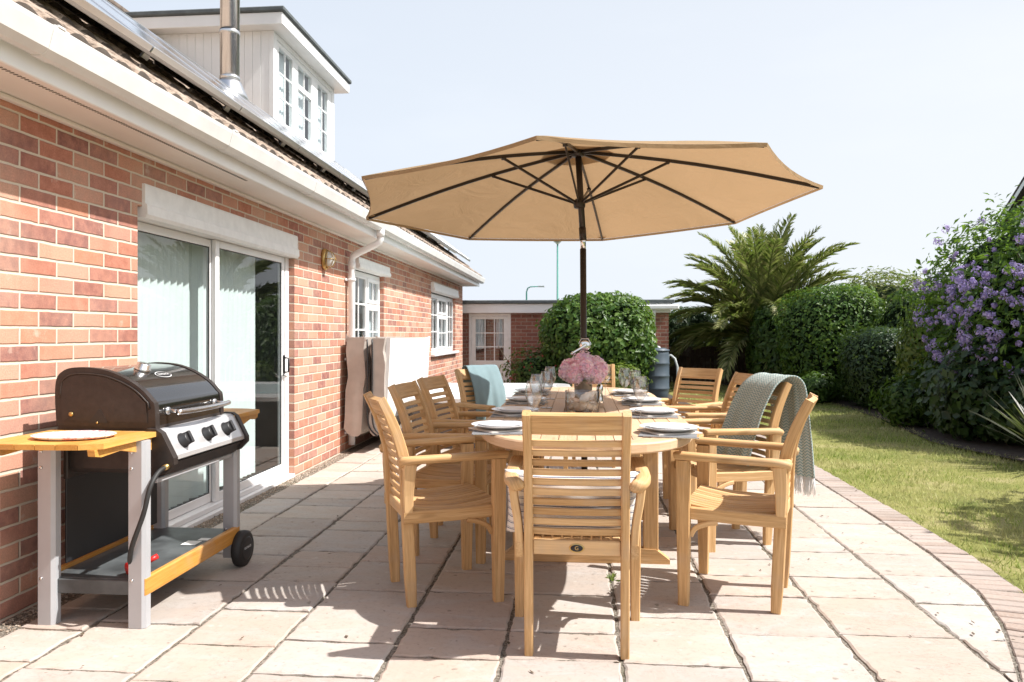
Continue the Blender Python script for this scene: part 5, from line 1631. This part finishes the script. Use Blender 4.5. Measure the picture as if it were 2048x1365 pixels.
    m = MB(); m.lathe([(.0, 0), (.022, 0), (.024, .004), (.02, .05), (.016, .085), (.02, .1), (.018, .12), (.008, .132), (.0, .134)], (0, 0, 0), 24); m.build('body', M['chrome'], v)
build_setting()

# ------------------------------------------------------------------ barbecue
def build_barbecue():
    r = thing('gas_barbecue', 'black hooded gas barbecue on a grey and orange trolley by the wall', 'barbecue', (-1.95, 3.25, 0))
    ox, oy = -1.95, 3.25
    def P(mb, name, mat, parent=r, **k):
        o = mb.build(name, mat, parent, **k)
        if parent is r: o.location = (-ox, -oy, 0)
        return o
    Ya, Yb = 2.97, 3.57
    # legs: pressed metal posts
    for (x, y, lo) in ((-1.755, 2.86, 0), (-2.135, 2.855, 0), (-1.755, 3.655, .045), (-2.135, 3.655, .045)):
        m = MB(); w, d = (.034, .044)
        pts = [(x - w, y - d * .6), (x + w * .6, y - d * .6), (x + w, y - d * .35), (x + w, y + d * .35), (x + w * .6, y + d * .6), (x - w, y + d * .6)]
        m.prism(pts, lo, .745, 'z'); lg = P(m, 'leg', M['grey'])
        m = MB()
        for z in (.70, .635, .19): m.lathe([(.0, -.006), (.006, -.004), (.007, 0)], (x - .02, y - d * .6 - .0005, z), 8, 'y')
        P(m, 'bolt', M['steel'], lg)
    # lower tray with wooden rails
    m = MB(); m.box((-2.15, 2.865, .165), (-1.74, 3.66, .185), .004); m.box((-2.115, 2.85, .125), (-1.79, 2.868, .183), .003); P(m, 'tray', M['shelfglass'])
    for x in (-1.733, -2.166):
        m = MB(); m.box((x - .013, 2.84, .125), (x + .013, 3.67, .2), .005); P(m, 'rail', M['bbq_wood'])
    m = MB(); m.box((-1.86, 3.35, .1862), (-1.79, 3.42, .1872), .0004); m.box((-1.82, 3.43, .1862), (-1.77, 3.47, .1872), .0004); o = P(m, 'paper_scrap', M['white_old'])
    # hanging back sheet
    m = MB(); m.box((-2.128, 2.93, .22), (-2.120, 3.60, .57), .004); P(m, 'back_sheet', M['black'])
    m = MB(); m.box((-2.13, 2.92, .571), (-2.11, 3.62, .76), .004); P(m, 'back_panel', M['hood_side'])
    m = MB(); m.box((-2.15, 2.935, .595), (-1.80, 3.60, .741), .02); P(m, 'firebox', M['hood_side'])
    # hood: side cheeks and curved lid
    prof = [(-2.190, .79), (-2.197, .91), (-2.19, .98), (-2.165, 1.01), (-2.125, 1.025), (-2.055, 1.026), (-1.975, 1.015), (-1.895, .985), (-1.825, .942), (-1.78, .896), (-1.765, .872), (-1.76, .78)]
    sp = smooth_path([(x, 0, z) for x, z in prof], 4); pp = [(p.x, p.z) for p in sp]
    m = MB(); k = len(pp); V = []; F = []
    for y in (Ya + .03, Yb - .03):
        V += [(x, y, z) for x, z in pp]
    F = [(j, j + 1, k + j + 1, k + j) for j in range(k - 1)]
    m.add(V, F, None, True); hood = P(m, 'hood', M['hood'])
    cxm, czm = -1.975, .89
    for (y0, y1) in ((Ya, Ya + .032), (Yb - .032, Yb)):
        m = MB()
        big = [(cxm + (x - cxm) * 1.018, czm + (z - czm) * 1.03 + (0)) for x, z in pp]
        m.prism(big, y0, y1, 'y')
        inner = [(cxm + (x - cxm) * .87 - .004, czm + (z - czm) * .80) for x, z in pp]
        yy = y0 if y0 == Ya else y1
        s = -1 if y0 == Ya else 1
        m.prism(inner, yy + s * .0004, yy + s * .004, 'y')
        m.tube([(cxm + (x - cxm) * .90, yy + s * .0035, czm + (z - czm) * .84) for x, z in pp[4:-3]], .0035, 6)
        ck = P(m, 'hood_cheek', M['hood_side'], hood)
    m = MB(); m.lathe([(.0, -.006), (.009, -.005), (.010, 0)], (-2.125, Ya - .0042, .835), 12, 'y'); m.lathe([(.0, -.004), (.004, -.003), (.005, 0)], (-2.01, Ya - .0042, .80), 10, 'y'); P(m, 'hinge_bolt', M['brass'], hood)
    m = MB(); m.box((-2.195, Ya + .004, .742), (-1.76, Yb - .004, .793), .006); m.box((-2.21, Ya - .05, .732), (-1.765, Ya + .02, .747), .003); P(m, 'body_rim', M['hood_side'])
    # notch shape on the near cheek (dark gap)
    m = MB(); m.prism([(-2.05, .80), (-2.02, .835), (-2.005, .855), (-1.995, .855), (-1.98, .83), (-1.965, .80)], Ya - .0048, Ya - .0042, 'y'); P(m, 'cheek_notch', M['black'], hood)
    # bar handle
    m = MB(); hx = -1.698
    m.tube(smooth_path([(hx + .0, 3.04, .840), (hx + .012, 3.14, .838), (hx + .018, 3.27, .838), (hx + .012, 3.40, .838), (hx, 3.50, .840)], 4), .0115, 14)
    for y in (3.065, 3.475): m.tube([(-1.767, y, .843), (-1.73, y, .842), (hx + .003, y, .840)], [.012, .008, .008], 10); m.lathe([(.0, .014), (.016, .012), (.018, 0)], (-1.7635, y, .843), 14, 'x')
    P(m, 'handle', M['steel'], hood)
    # thermometer knob and badge on the sloping front of the lid
    i = min(range(k), key=lambda j: abs(pp[j][0] + 1.955)); (xa, za), (xb, zb) = pp[i], pp[i + 1]
    t = Vector((xb - xa, 0, zb - za)).normalized(); nn = Vector((-t.z, 0, t.x)); nn = nn if nn.z > 0 else -nn
    base = Vector((xa, 3.20, za))
    m = MB(); m.tube([base - nn * .004, base + nn * .012, base + nn * .014, base + nn * .03, base + nn * .034], [.036, .034, .030, .029, .02], 22); P(m, 'thermometer', M['steel'], hood)
    i = min(range(k), key=lambda j: abs(pp[j][0] + 1.897)); (xa, za), (xb, zb) = pp[i], pp[i + 1]
    t = Vector((xb - xa, 0, zb - za)).normalized(); nn = Vector((-t.z, 0, t.x)); nn = nn if nn.z > 0 else -nn
    base = Vector((xa, 3.265, za)) + nn * .0015; Yv = Vector((0, 1, 0))
    def oval(a, b, h, kk=32):
        mb = MB(); V = [base + nn * h + Yv * (a * math.cos(q * 2 * PI / kk)) + t * (b * math.sin(q * 2 * PI / kk)) for q in range(kk)]; mb.add(V, [tuple(range(kk))]); return mb
    bd = P(oval(.058, .026, .001), 'badge', M['china'], hood, recalc=False)
    P(oval(.054, .022, .002), 'badge_field', M['black'], bd, recalc=False)
    mx = Matrix((( Yv.x, -t.x, nn.x, 0), (Yv.y, -t.y, nn.y, 0), (Yv.z, -t.z, nn.z, 0), (0, 0, 0, 1)))
    text_mesh('badge_lettering', 'OUTBACK', .0185, M['china'], Matrix.Translation(base + nn * .0027) @ mx, bd, .0003)
    # control panel
    m = MB(); cs = [(-1.775, .775), (-1.742, .773), (-1.724, .762), (-1.674, .665), (-1.672, .648), (-1.70, .633), (-1.775, .633)]
    m.prism(cs, Ya + .005, Yb + .045, 'y'); cp = P(m, 'control_panel', M['panel'])
    m = MB(); cs2 = [(-1.78, .78), (-1.738, .778), (-1.714, .762), (-1.661, .661), (-1.66, .633), (-1.70, .593), (-1.78, .578)]
    m.prism(cs2, Ya - .03, Ya + .0045, 'y'); m.prism(cs2, Yb + .0455, Yb + .075, 'y'); m.prism([(-1.775, .631), (-1.70, .631), (-1.678, .638), (-1.72, .583), (-1.775, .578)], Ya + .005, Yb + .045, 'y'); P(m, 'panel_end', M['hood_side'], cp)
    tn = Vector((.097, 0, .05)).normalized(); up = Vector((-.05, 0, .097)).normalized()
    for y in (3.08, 3.285, 3.47):
        c = Vector((-1.6985, y, .714)) 
        m = MB(); m.tube([c - tn * .002, c + tn * .004, c + tn * .006, c + tn * .03, c + tn * .033], [.034, .034, .030, .027, .022], 20)
        m.bar(c + tn * .036 - up * .027, c + tn * .036 + up * .027, .015, .02, tuple(tn), .004)
        P(m, 'knob', M['black'], cp)
    m = MB(); m.box((-1.76, Ya - .02, .555), (-1.735, Yb + .05, .577), .004); P(m, 'cross_rail', M['grey'])
    # side shelves with shaped brackets
    def shelf(pts, z, dirn):
        m = MB(); xs0 = min(p[0] for p in pts); xs1 = max(p[0] for p in pts); y0 = min(p[1] for p in pts); y1 = max(p[1] for p in pts)
        x = xs0; n = 6; w = (xs1 - xs0) / n
        for q in range(n):
            a, b = xs0 + q * w + .0015, xs0 + (q + 1) * w - .0015
            cut = lambda xx: (.045 * max(0, 1 - (xs1 - xx) / .10)) ** 1.0
            ya0, yb0 = (y0 + cut(a), y0 + cut(b)) if dirn < 0 else (y0, y0)
            ya1, yb1 = (y1, y1) if dirn < 0 else (y1 - cut(a), y1 - cut(b))
            V = [(a, ya0, z), (b, yb0, z), (b, yb1, z), (a, ya1, z)]
            V += [(p[0], p[1], z - .02) for p in V]
            off = random.uniform(-9, 9)
            m.add(V, [(0, 1, 2, 3), (7, 6, 5, 4), (0, 4, 5, 1), (1, 5, 6, 2), (2, 6, 7, 3), (3, 7, 4, 0)], [(p[1] + off, p[0] + off * .3, p[2]) for p in V])
        sh = P(m, 'side_shelf', M['bbq_wood'])
        for x in (xs0 + .05, xs1 - .035):
            m = MB(); ye = y0 if dirn < 0 else y1; yi = y1 if dirn < 0 else y0
            d = 1 if dirn < 0 else -1
            pr = [(yi, z - .0205), (yi, z - .075), (yi - d * .10, z - .072), (yi - d * .22, z - .045), (ye + d * .06, z - .052), (ye + d * .025, z - .045), (ye + d * .02, z - .0205)]
            m.prism(pr, x - .014, x + .014, 'x'); P(m, 'bracket', M['bbq_wood'], sh)
        return sh
    shelf([(-2.21, 2.555), (-1.735, 2.955)], .769, -1)
    shelf([(-2.21, 3.615), (-1.72, 3.95)], .765, 1)
    # wheels
    for x in (-1.70, -2.19):
        m = MB(); m.lathe([(.035, -.026), (.075, -.026), (.088, -.018), (.09, 0), (.088, .018), (.075, .026), (.035, .026)], (x, 3.655, .088), 32, 'x'); wh = P(m, 'wheel', M['rubber'])
        m = MB(); m.lathe([(.0, .028), (.05, .028), (.06, .0265), (.06, .0)], (x, 3.655, .088), 26, 'x'); hb = P(m, 'hub_cap', M['black'], wh)
    mx = Matrix.Translation((-1.70 + .0286, 3.655, .095)) @ Matrix(((0, 0, 1, 0), (1, 0, 0, 0), (0, 1, 0, 0), (0, 0, 0, 1)))
    tx = text_mesh('wheel_lettering', 'OUTBACK', .016, M['china'], mx, r, .0002); tx.location = (-ox, -oy, 0)
    # gas hose and regulator
    m = MB(); m.tube(smooth_path([(-1.69, 2.93, .625), (-1.695, 2.885, .612), (-1.70, 2.835, .56), (-1.715, 2.815, .46), (-1.76, 2.81, .33), (-1.79, 2.85, .25), (-1.80, 2.93, .215), (-1.83, 3.02, .205)], 5), .0095, 10); P(m, 'gas_hose', M['rubber'])
    m = MB(); m.tube([(-1.69, 2.965, .628), (-1.69, 2.92, .625)], .0125, 8); P(m, 'hose_nut', M['brass'])
    m = MB(); m.tube([(-1.835, 2.90, .215), (-1.80, 2.955, .22)], [.026, .022], 12); m.tube([(-1.79, 2.97, .225), (-1.765, 3.0, .24)], .012, 8); P(m, 'regulator', M['red'])
    p = thing('platter', 'oval white platter with pink printed pattern on the barbecue shelf', 'platter', (-1.955, 2.745, .770), math.radians(4))
    m = MB(); m.lathe([(.0, .004), (.8, .004), (.9, .007), (1.0, .013), (1.01, .012), (.9, .002), (.6, 0), (.0, 0)], (0, 0, 0), 44); m.v = [(x * .155, y * .115, z) for x, y, z in m.v]
    m.build('dish', M['platter'], p)
build_barbecue()
# ------------------------------------------------------------------ vegetation
def leaf_cloud(P, N, size, aspect=.45, rng=None, fold=.25, sd=.35):
    """one folded four-point leaf per point; P centres, N facing directions"""
    rng = rng or RNG; n = len(P)
    s = size * (1 + sd * rng.standard_normal(n)).clip(.4, 1.9)
    a = rng.standard_normal((n, 3)); N = N / np.linalg.norm(N, axis=1, keepdims=True)
    d = a - N * (a * N).sum(1, keepdims=True); d /= np.linalg.norm(d, axis=1, keepdims=True)
    w = np.cross(N, d)
    V = np.empty((n, 4, 3), np.float32)
    V[:, 0] = P - d * s[:, None] * .5
    V[:, 1] = P + w * (s * aspect * .5)[:, None] + N * (s * fold * .25)[:, None]
    V[:, 2] = P + d * s[:, None] * .5 - N * (s * .12)[:, None]
    V[:, 3] = P - w * (s * aspect * .5)[:, None] + N * (s * fold * .25)[:, None]
    F = (np.arange(n)[:, None] * 4 + np.array([[0, 1, 2, 0, 2, 3]])).reshape(-1, 3)
    return V.reshape(-1, 3), F

def lump(dirs, seed, amp=.12, fr=2.2):
    rs = np.random.default_rng(seed); out = np.zeros(len(dirs))
    for k in range(7):
        v = rs.standard_normal(3) * fr * (1 + .5 * k / 3); out += np.sin(dirs @ v + rs.uniform(0, 6.28)) / (1 + .35 * k)
    return 1 + amp * out / 2.2

def crown(name, c, r, n, size, mat, parent=None, seed=1, sq=2., amp=.10, shell=.22, aspect=.45, zmin=None, core=True, wild=.0, up=.25, cf=.84, fr=2.2):
    """superellipsoid mass of leaves around c with radii r; sq > 2 gives a clipped, boxier outline"""
    rng = np.random.default_rng(seed)
    D = rng.standard_normal((n, 3)); D /= np.linalg.norm(D, axis=1, keepdims=True)
    e = (np.abs(D) ** sq).sum(1) ** (-1 / sq)
    R = e * lump(D, seed, amp, fr) * (1 - shell * rng.random(n) ** 1.7)
    if wild: R *= 1 + wild * (rng.random(n) ** 6)
    P = D * R[:, None] * np.array(r) + np.array(c)
    Nn = D / np.array(r) + rng.standard_normal((n, 3)) * .42 + np.array([0, 0, up])
    if zmin is not None:
        k = P[:, 2] > zmin; P, Nn = P[k], Nn[k]
    V, F = leaf_cloud(P, Nn, size, aspect, rng)
    o = np_mesh(name, V, F, mat, parent)
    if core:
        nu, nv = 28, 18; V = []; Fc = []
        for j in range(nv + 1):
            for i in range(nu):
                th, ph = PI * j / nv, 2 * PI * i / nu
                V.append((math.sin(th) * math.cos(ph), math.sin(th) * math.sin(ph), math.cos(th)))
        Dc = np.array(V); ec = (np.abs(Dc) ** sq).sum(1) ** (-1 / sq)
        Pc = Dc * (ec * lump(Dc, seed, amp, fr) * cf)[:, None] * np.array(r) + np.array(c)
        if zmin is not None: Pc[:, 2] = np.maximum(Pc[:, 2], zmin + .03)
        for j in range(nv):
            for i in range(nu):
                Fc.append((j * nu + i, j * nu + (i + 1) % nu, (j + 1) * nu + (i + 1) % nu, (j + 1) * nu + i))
        np_mesh('shade_core', Pc, np.array(Fc), M['core'], parent, True)
    return o

def stems(parent, pts, r0, name='trunk', mat=None):
    m = MB()
    for p in pts:
        k = len(p); m.tube(p, [r0 * (1 - .65 * i / (k - 1)) for i in range(k)], 7)
    return m.build(name, mat or M['bark'], parent)

def build_shrubs():
    # clipped laurel in front of the garage
    t = thing('topiary_shrub', 'big rounded clipped shrub with glossy leaves before the garage wall', 'shrub', (.34, 13.7, 0))
    crown('crown', (0, 0, 1.05), (1.0, .95, .84), 13000, .085, M['l_laurel'], t, 3, 3.0, .06, .3, .55, cf=.82, wild=.07)
    stems(t, [[(0, 0, 0), (.1, -.1, .3), (.3, -.3, .8)], [(-.05, 0, 0), (-.2, -.1, .4), (-.5, 0, .9)], [(.05, .05, 0), (.2, .1, .4), (.6, .2, .8)], [(.3, -.4, 0), (.45, -.6, .42), (.6, -.65, .6)]], .045)
    # rose bush by the garage door
    t = thing('rose_bush', 'low loose rose bush with a few red flowers beside the garage door', 'shrub', (-.75, 13.4, 0))
    crown('crown', (0, 0, .45), (.62, .5, .48), 2600, .06, M['l_mid'], t, 5, 2.0, .22, .5, .6, core=True, wild=.45, cf=.6, zmin=.0)
    stems(t, [[(0, 0, 0), (x * .5, .1, .4), (x, .05, z)] for x, z in ((-.72, .95), (-.5, .7), (.1, 1.0), (.5, .8), (.3, .75), (-.2, .9))], .014, 'stems')
    m = MB(); R = random.Random(3); V = []; F = []
    for i in range(22):
        a = R.uniform(0, 6.28); c = Vector((R.uniform(-.5, .55), R.uniform(-.5, -.2), R.uniform(.35, .95)))
        for q in range(4):
            d = Vector((R.gauss(0, 1), R.gauss(0, 1), R.gauss(0, 1))).normalized(); u = d.orthogonal().normalized(); w = d.cross(u); b = len(V)
            s = .018
            V += [c + u * s, c + w * s, c - u * s, c - w * s]; F.append((b, b + 1, b + 2, b + 3))
    m.add(V, F); m.build('flowers', M['rose'], t, recalc=False)
    t = thing('border_plant', 'pale yellow green leafy plant behind the far armchair, left of the water butt', 'plant', (.62, 12.6, 0))
    crown('foliage', (0, 0, .32), (.45, .4, .34), 1500, .085, M['l_light'], t, 8, 2., .2, .5, .6, cf=.6, zmin=0., wild=.2)
    t = thing('border_plant', 'low dark leafy plant at the foot of the rounded shrub, behind the wine glasses', 'plant', (-.15, 12.5, 0))
    crown('foliage', (0, 0, .3), (.5, .4, .36), 1500, .075, M['l_dark'], t, 12, 2., .2, .5, .6, cf=.6, zmin=0., wild=.2)
    # hedge over the board fence
    t = thing('conifer_hedge', 'dark clipped conifer hedge above the board fence behind the garage corner', 'hedge', (2.3, 19.8, 0))
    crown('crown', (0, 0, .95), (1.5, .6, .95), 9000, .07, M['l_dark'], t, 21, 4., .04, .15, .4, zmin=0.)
    stems(t, [[(x, 0, 0), (x, 0, 1.2)] for x in (-1, 0, 1)], .05)
    t = thing('conifer_hedge', 'dark hedge in shade behind the trunk of the palm', 'hedge', (5.2, 19.9, 0))
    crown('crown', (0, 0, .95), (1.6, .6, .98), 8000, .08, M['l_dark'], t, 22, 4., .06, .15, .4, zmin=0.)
    stems(t, [[(x, 0, 0), (x, 0, 1.2)] for x in (-1, 0, 1)], .05)
    # right hand border, far to near
    t = thing('laurel_shrub', 'dark green shrub at the foot of the palm on the lawn edge', 'shrub', (4.2, 16.0, 0))
    crown('crown', (0, 0, .85), (.75, .8, 1.02), 7000, .12, M['l_mid'], t, 31, 2.4, .12, .3, .5, zmin=0.)
    stems(t, [[(0, 0, 0), (.1, 0, .6), (.3, .1, 1.2)], [(0, 0, 0), (-.2, 0, .5), (-.4, -.1, 1.1)]], .04)
    t = thing('clipped_hedge', 'tall rounded clipped hedge in the middle of the right border', 'hedge', (4.72, 14.5, 0))
    crown('crown', (0, 0, 1.0), (.88, 1.0, 1.06), 14000, .075, M['l_laurel'], t, 33, 2.9, .08, .28, .5, zmin=0., wild=.08)
    stems(t, [[(0, 0, 0), (.1, 0, .6), (.3, .1, 1.2)], [(0, 0, 0), (-.2, 0, .5), (-.4, -.1, 1.1)]], .05)
    t = thing('feathery_shrub', 'loose straw tinted feathery shrub rising behind the clipped hedge', 'shrub', (6.2, 15.7, 0))
    crown('crown', (0, 0, 1.08), (1.35, 1.0, 1.22), 15000, .10, M['l_straw'], t, 35, 2.4, .14, .3, .25, zmin=0., wild=.14, up=.5, cf=.8)
    stems(t, [[(0, 0, 0), (x * .5, .1, .8), (x, .1, 1.8)] for x in (-.8, -.3, .2, .7)], .035)
    t = thing('box_hedge', 'low dark clipped hedge block in front of the taller hedges', 'hedge', (4.82, 12.4, 0))
    crown('crown', (0, 0, .62), (.60, .8, .64), 10000, .055, M['l_dark'], t, 37, 3.2, .08, .28, .5, zmin=0., wild=.10)
    stems(t, [[(0, 0, 0), (.1, 0, .6)], [(.2, 0, 0), (-.2, .1, .6)]], .04)
    t = thing('leafy_shrub', 'bright yellow green leafy shrub between the dark hedge and the purple climber', 'shrub', (5.05, 10.95, 0))
    crown('crown', (0, 0, .85), (.55, .6, .9), 7000, .085, M['l_light'], t, 39, 2.2, .16, .4, .5, zmin=0., wild=.12, cf=.74)
    stems(t, [[(0, 0, 0), (x * .5, .1, .5), (x, .1, 1.2)] for x in (-.4, 0., .4)], .03)
    t = thing('trimmed_shrub', 'dull mid green trimmed shrub behind the low dark hedge block', 'shrub', (5.9, 13.2, 0))
    crown('crown', (0, 0, 1.0), (.85, .8, 1.0), 8000, .075, M['l_mid'], t, 41, 2.6, .1, .3, .5, zmin=0.)
    stems(t, [[(0, 0, 0), (x * .5, .1, .5), (x, .1, 1.2)] for x in (-.4, 0., .4)], .03)
    for (x, y, z, lab, mt) in ((4.05, 13.4, .28, 'small grey green plant in shade between the hedges', 'l_mid'), (4.25, 10.1, .36, 'small leafy plant at the front of the bed beside the purple climber', 'l_mid')):
        t = thing('border_plant', lab, 'plant', (x, y, 0)); crown('foliage', (0, 0, z * .8), (.36, .4, z), 1600, .10, M[mt], t, int(x * 100), 2., .2, .5, .35, cf=.55, zmin=0., wild=.35)
    t = thing('garden_shrub', 'dense shrub at the near end of the right border shading the lawn', 'shrub', (5.0, 4.75, 0))
    crown('crown', (0, 0, 1.5), (.75, 1.15, 1.6), 6500, .12, M['l_mid'], t, 43, 2.2, .35, .6, .5, zmin=0., wild=.3, core=False)
    stems(t, [[(0, 0, 0), (x * .5, .1, .5), (x, .1, 1.2)] for x in (-.5, 0., .5)], .035)
build_shrubs()

def build_climber():
    t = thing('purple_climber', 'huge climbing shrub covered in violet flower clusters at the right', 'shrub', (5.75, 9.3, 0))
    c, r = (0, 0, 1.30), (1.46, 1.80, 1.34)
    crown('crown', c, r, 30000, .085, M['l_sol'], t, 51, 2.2, .12, .32, .38, zmin=0.02, wild=.20, cf=.80, fr=3.)
    stems(t, [[(x * .3, 0, 0), (x * .6, .1, .9), (x, y, 2.2)] for x, y in ((-.9, -.5), (-.3, .4), (.3, -.6), (.9, .3))], .05)
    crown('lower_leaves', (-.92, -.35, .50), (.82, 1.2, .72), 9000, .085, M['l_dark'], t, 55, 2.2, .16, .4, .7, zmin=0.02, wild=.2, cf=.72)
    # loose shoots breaking the outline
    rng = np.random.default_rng(52); R = random.Random(52); m = MB(); PP = []; NN = []
    for i in range(46):
        a = R.uniform(-2.9, 1.2); el = R.uniform(.15, 1.35)
        d = Vector((math.cos(a) * math.cos(el) * r[0], math.sin(a) * math.cos(el) * r[1], math.sin(el) * r[2]))
        p = Vector(c) + d * .92; L = R.uniform(.25, .62); out = (d.normalized() + Vector((R.uniform(-.4, .2), R.uniform(-.3, .3), R.uniform(.4, 1.1)))).normalized()
        pts = [p + out * (L * k / 5) + Vector((0, 0, -.08 * (k / 5) ** 2 * L)) for k in range(6)]
        m.tube(pts, [.006, .005, .004, .0035, .003, .002], 5)
        for k in range(22):
            f = R.uniform(.1, 1.02); q = p + out * (L * f); PP.append(q + Vector((R.gauss(0, .035), R.gauss(0, .035), R.gauss(0, .03)))); NN.append((R.gauss(0, 1), R.gauss(0, 1), R.gauss(0, 1)))
    m.build('shoot_stems', M['l_mid'], t)
    V, F = leaf_cloud(np.array([tuple(p) for p in PP]), np.array(NN), .085, .36, rng); np_mesh('shoots', V, F, M['l_sol'], t)
    # flower clusters on the sunny camera side
    V = []; F = []
    cl = 0
    while cl < 520:
        d = Vector((R.gauss(-.55, .8), R.gauss(-.7, .8), R.gauss(.05, .55)))
        if d.length < .1: continue
        d.normalize()
        if d.z < -.52 or d.z > .93: continue
        if d.z > .45 and R.random() < .45: continue
        lp = lump(np.array([tuple(d)]), 51, .12, 3.)[0]; e = (abs(d.x) ** 2.2 + abs(d.y) ** 2.2 + abs(d.z) ** 2.2) ** (-1 / 2.2)
        p = Vector(c) + Vector((d.x * r[0], d.y * r[1], d.z * r[2])) * lp * e * R.uniform(.97, 1.06)
        if p.z < .65: continue
        cl += 1; rad = R.choice((.025, .035, .045, .055, .07)); nfl = int(26 + rad * 420)
        for k in range(nfl):
            n = Vector((R.gauss(0, 1), R.gauss(0, 1), R.gauss(0, 1))).normalized(); q = p + n * rad * R.uniform(.5, 1.) * Vector((1, 1, .8)).length / 1.62
            u = n.orthogonal().normalized(); u.rotate(Matrix.Rotation(R.uniform(0, 6), 3, n)); w = n.cross(u); s = R.uniform(.009, .0145); b = len(V)
            for a in range(5): V.append(q + (u * math.cos(a * 1.2566) + w * math.sin(a * 1.2566)) * s)
            F.append((b, b + 1, b + 2, b + 3, b + 4))
    m = MB(); m.add(V, F); m.build('blossoms', M['violet'], t, recalc=False)
build_climber()

def build_palm():
    t = thing('date_palm', 'feathery date palm with long arching fronds at the end of the lawn', 'palm tree', (4.1, 17.3, 0))
    R = random.Random(17); m = MB()
    m.tube([(0, 0, -.1), (0, 0, .2), (.02, 0, .6), (.0, 0, 1.1), (0, 0, 1.35)], [.3, .27, .25, .28, .18], 14)
    for k in range(60):
        a = k * 2.4; z = .1 + 1.15 * k / 60; d = Vector((math.cos(a), math.sin(a), .55)); p = Vector((d.x * .24, d.y * .24, z)); m.bar(p, p + d * .16, .06, .03, (0, 0, 1), .004)
    m.build('trunk', M['bark'], t)
    V = []; F = []; rb = MB()
    nf = 84
    for k in range(nf):
        az = k * 2.39996 + R.uniform(-.2, .2); fr = (k + .5) / nf
        el = math.radians(88 - 84 * fr + R.uniform(-8, 8)); L = R.uniform(2.3, 2.8) * (.86 + .14 * math.sin(PI * min(1, fr * 1.4)))
        h = Vector((math.cos(az), math.sin(az), 0)); p = Vector((h.x * .08, h.y * .08, 1.32 - .3 * fr)); e = el; n = 22; pts = [p.copy()]; tans = []
        droop = R.uniform(1.05, 1.6) * (.42 + .58 * math.cos(max(0, el)))
        for i in range(n):
            t_ = i / n; e2 = el - droop * t_ ** 1.9
            d = h * math.cos(e2) + Vector((0, 0, math.sin(e2))); p = p + d * (L / n); pts.append(p.copy()); tans.append(d)
        tans.append(tans[-1])
        rb.tube(pts, [.022 * (1 - .85 * i / n) + .003 for i in range(n + 1)], 5)
        side = h.cross(Vector((0, 0, 1))).normalized()
        nl = 66
        for i in range(nl):
            t_ = .14 + .86 * i / (nl - 1); q = t_ * n; i0 = min(n - 1, int(q)); b = pts[i0].lerp(pts[i0 + 1], q - i0); tn = tans[i0]
            up = side.cross(tn).normalized(); up = up if up.z > -.2 else up
            ll = .50 * math.sin(PI * (.18 + .74 * t_)) ** .8 * R.uniform(.85, 1.1); w = .0165
            for s in (-1, 1):
                d = (side * s * R.uniform(.5, .8) + tn * R.uniform(.8, 1.1) + up * R.uniform(.15, .5)).normalized(); tip = b + d * ll + Vector((0, 0, -.22 * ll * R.uniform(.3, 1.6)))
                mid = b + d * ll * .45; wv = d.cross(up).normalized() * w; k0 = len(V)
                V += [tuple(b), tuple(mid + wv), tuple(tip), tuple(mid - wv)]; F += [(k0, k0 + 1, k0 + 2), (k0, k0 + 2, k0 + 3)]
    cr = np_mesh('crown', np.array(V), np.array(F), M['l_palm'], t)
    rb.build('frond_ribs', M['l_straw'], cr)
build_palm()

def build_sword_plant():
    t = thing('sword_leaf_plant', 'grey green clump of stiff sword shaped leaves at the right edge', 'plant', (4.3, 7.15, 0))
    R = random.Random(6); m = MB(); V = []; F = []
    for k in range(110):
        a = R.uniform(0, 6.28); sp = R.uniform(.05, 1.) ** .7; h = Vector((math.cos(a), math.sin(a), 0)); L = R.uniform(.55, .85); e = math.radians(88 - 52 * sp); sd = h.cross(Vector((0, 0, 1)))
        p = Vector((h.x * .08, h.y * .08, .02)); n = 7; b = len(V)
        for i in range(n + 1):
            t_ = i / n; w = .026 * (1 - t_ ** 2.5) * (.5 + min(.5, t_ * 2)) + .001; V += [p - sd * w, p + sd * w]
            e2 = e - .35 * t_ * sp; p = p + (h * math.cos(e2) + Vector((0, 0, math.sin(e2)))) * (L / n)
        F += [(b + 2 * i, b + 2 * i + 1, b + 2 * i + 3, b + 2 * i + 2) for i in range(n)]
    m.add(V, F); m.build('leaves', M['l_phorm'], t, recalc=False)
build_sword_plant()

def build_weed():
    t = thing('weed', 'tiny green weed growing in a joint of the paving under the table end', 'weed', (.155, 3.62, -.008))
    R = random.Random(1); m = MB()
    for k in range(26):
        a = R.uniform(0, 6.28); d = Vector((math.cos(a), math.sin(a), R.uniform(.4, 1.6))).normalized(); L = R.uniform(.015, .04); p = Vector((R.gauss(0, .008), R.gauss(0, .02), .004)); s = d.orthogonal().normalized() * L * .2
        m.add([p, p + d * L * .5 + s, p + d * L, p + d * L * .5 - s], [(0, 1, 2), (0, 2, 3)])
    m.build('leaves', M['l_light'], t, recalc=False)
build_weed()

def build_litter():
    R = random.Random(77); m = MB()
    for k in range(130):
        x, y = R.uniform(-2.0, 1.7), R.uniform(2.4, 7.0)
        if k > 70: x, y = R.uniform(1.3, 2.1), R.uniform(2.7, 7.)
        a = R.uniform(0, 6.28); L = R.uniform(.005, .016); w = L * R.uniform(.25, .5); d = Vector((math.cos(a), math.sin(a), 0)); s = Vector((-d.y, d.x, 0)); p = Vector((x, y, .005))
        m.add([p - d * L, p + s * w + Vector((0, 0, .002)), p + d * L + Vector((0, 0, R.uniform(0, .004))), p - s * w + Vector((0, 0, .001))], [(0, 1, 2), (0, 2, 3)])
    stuff(m.build('leaf_litter', M['bark'], recalc=False), 'tiny dry leaf scraps scattered over the paving', 'leaf litter')
build_litter()
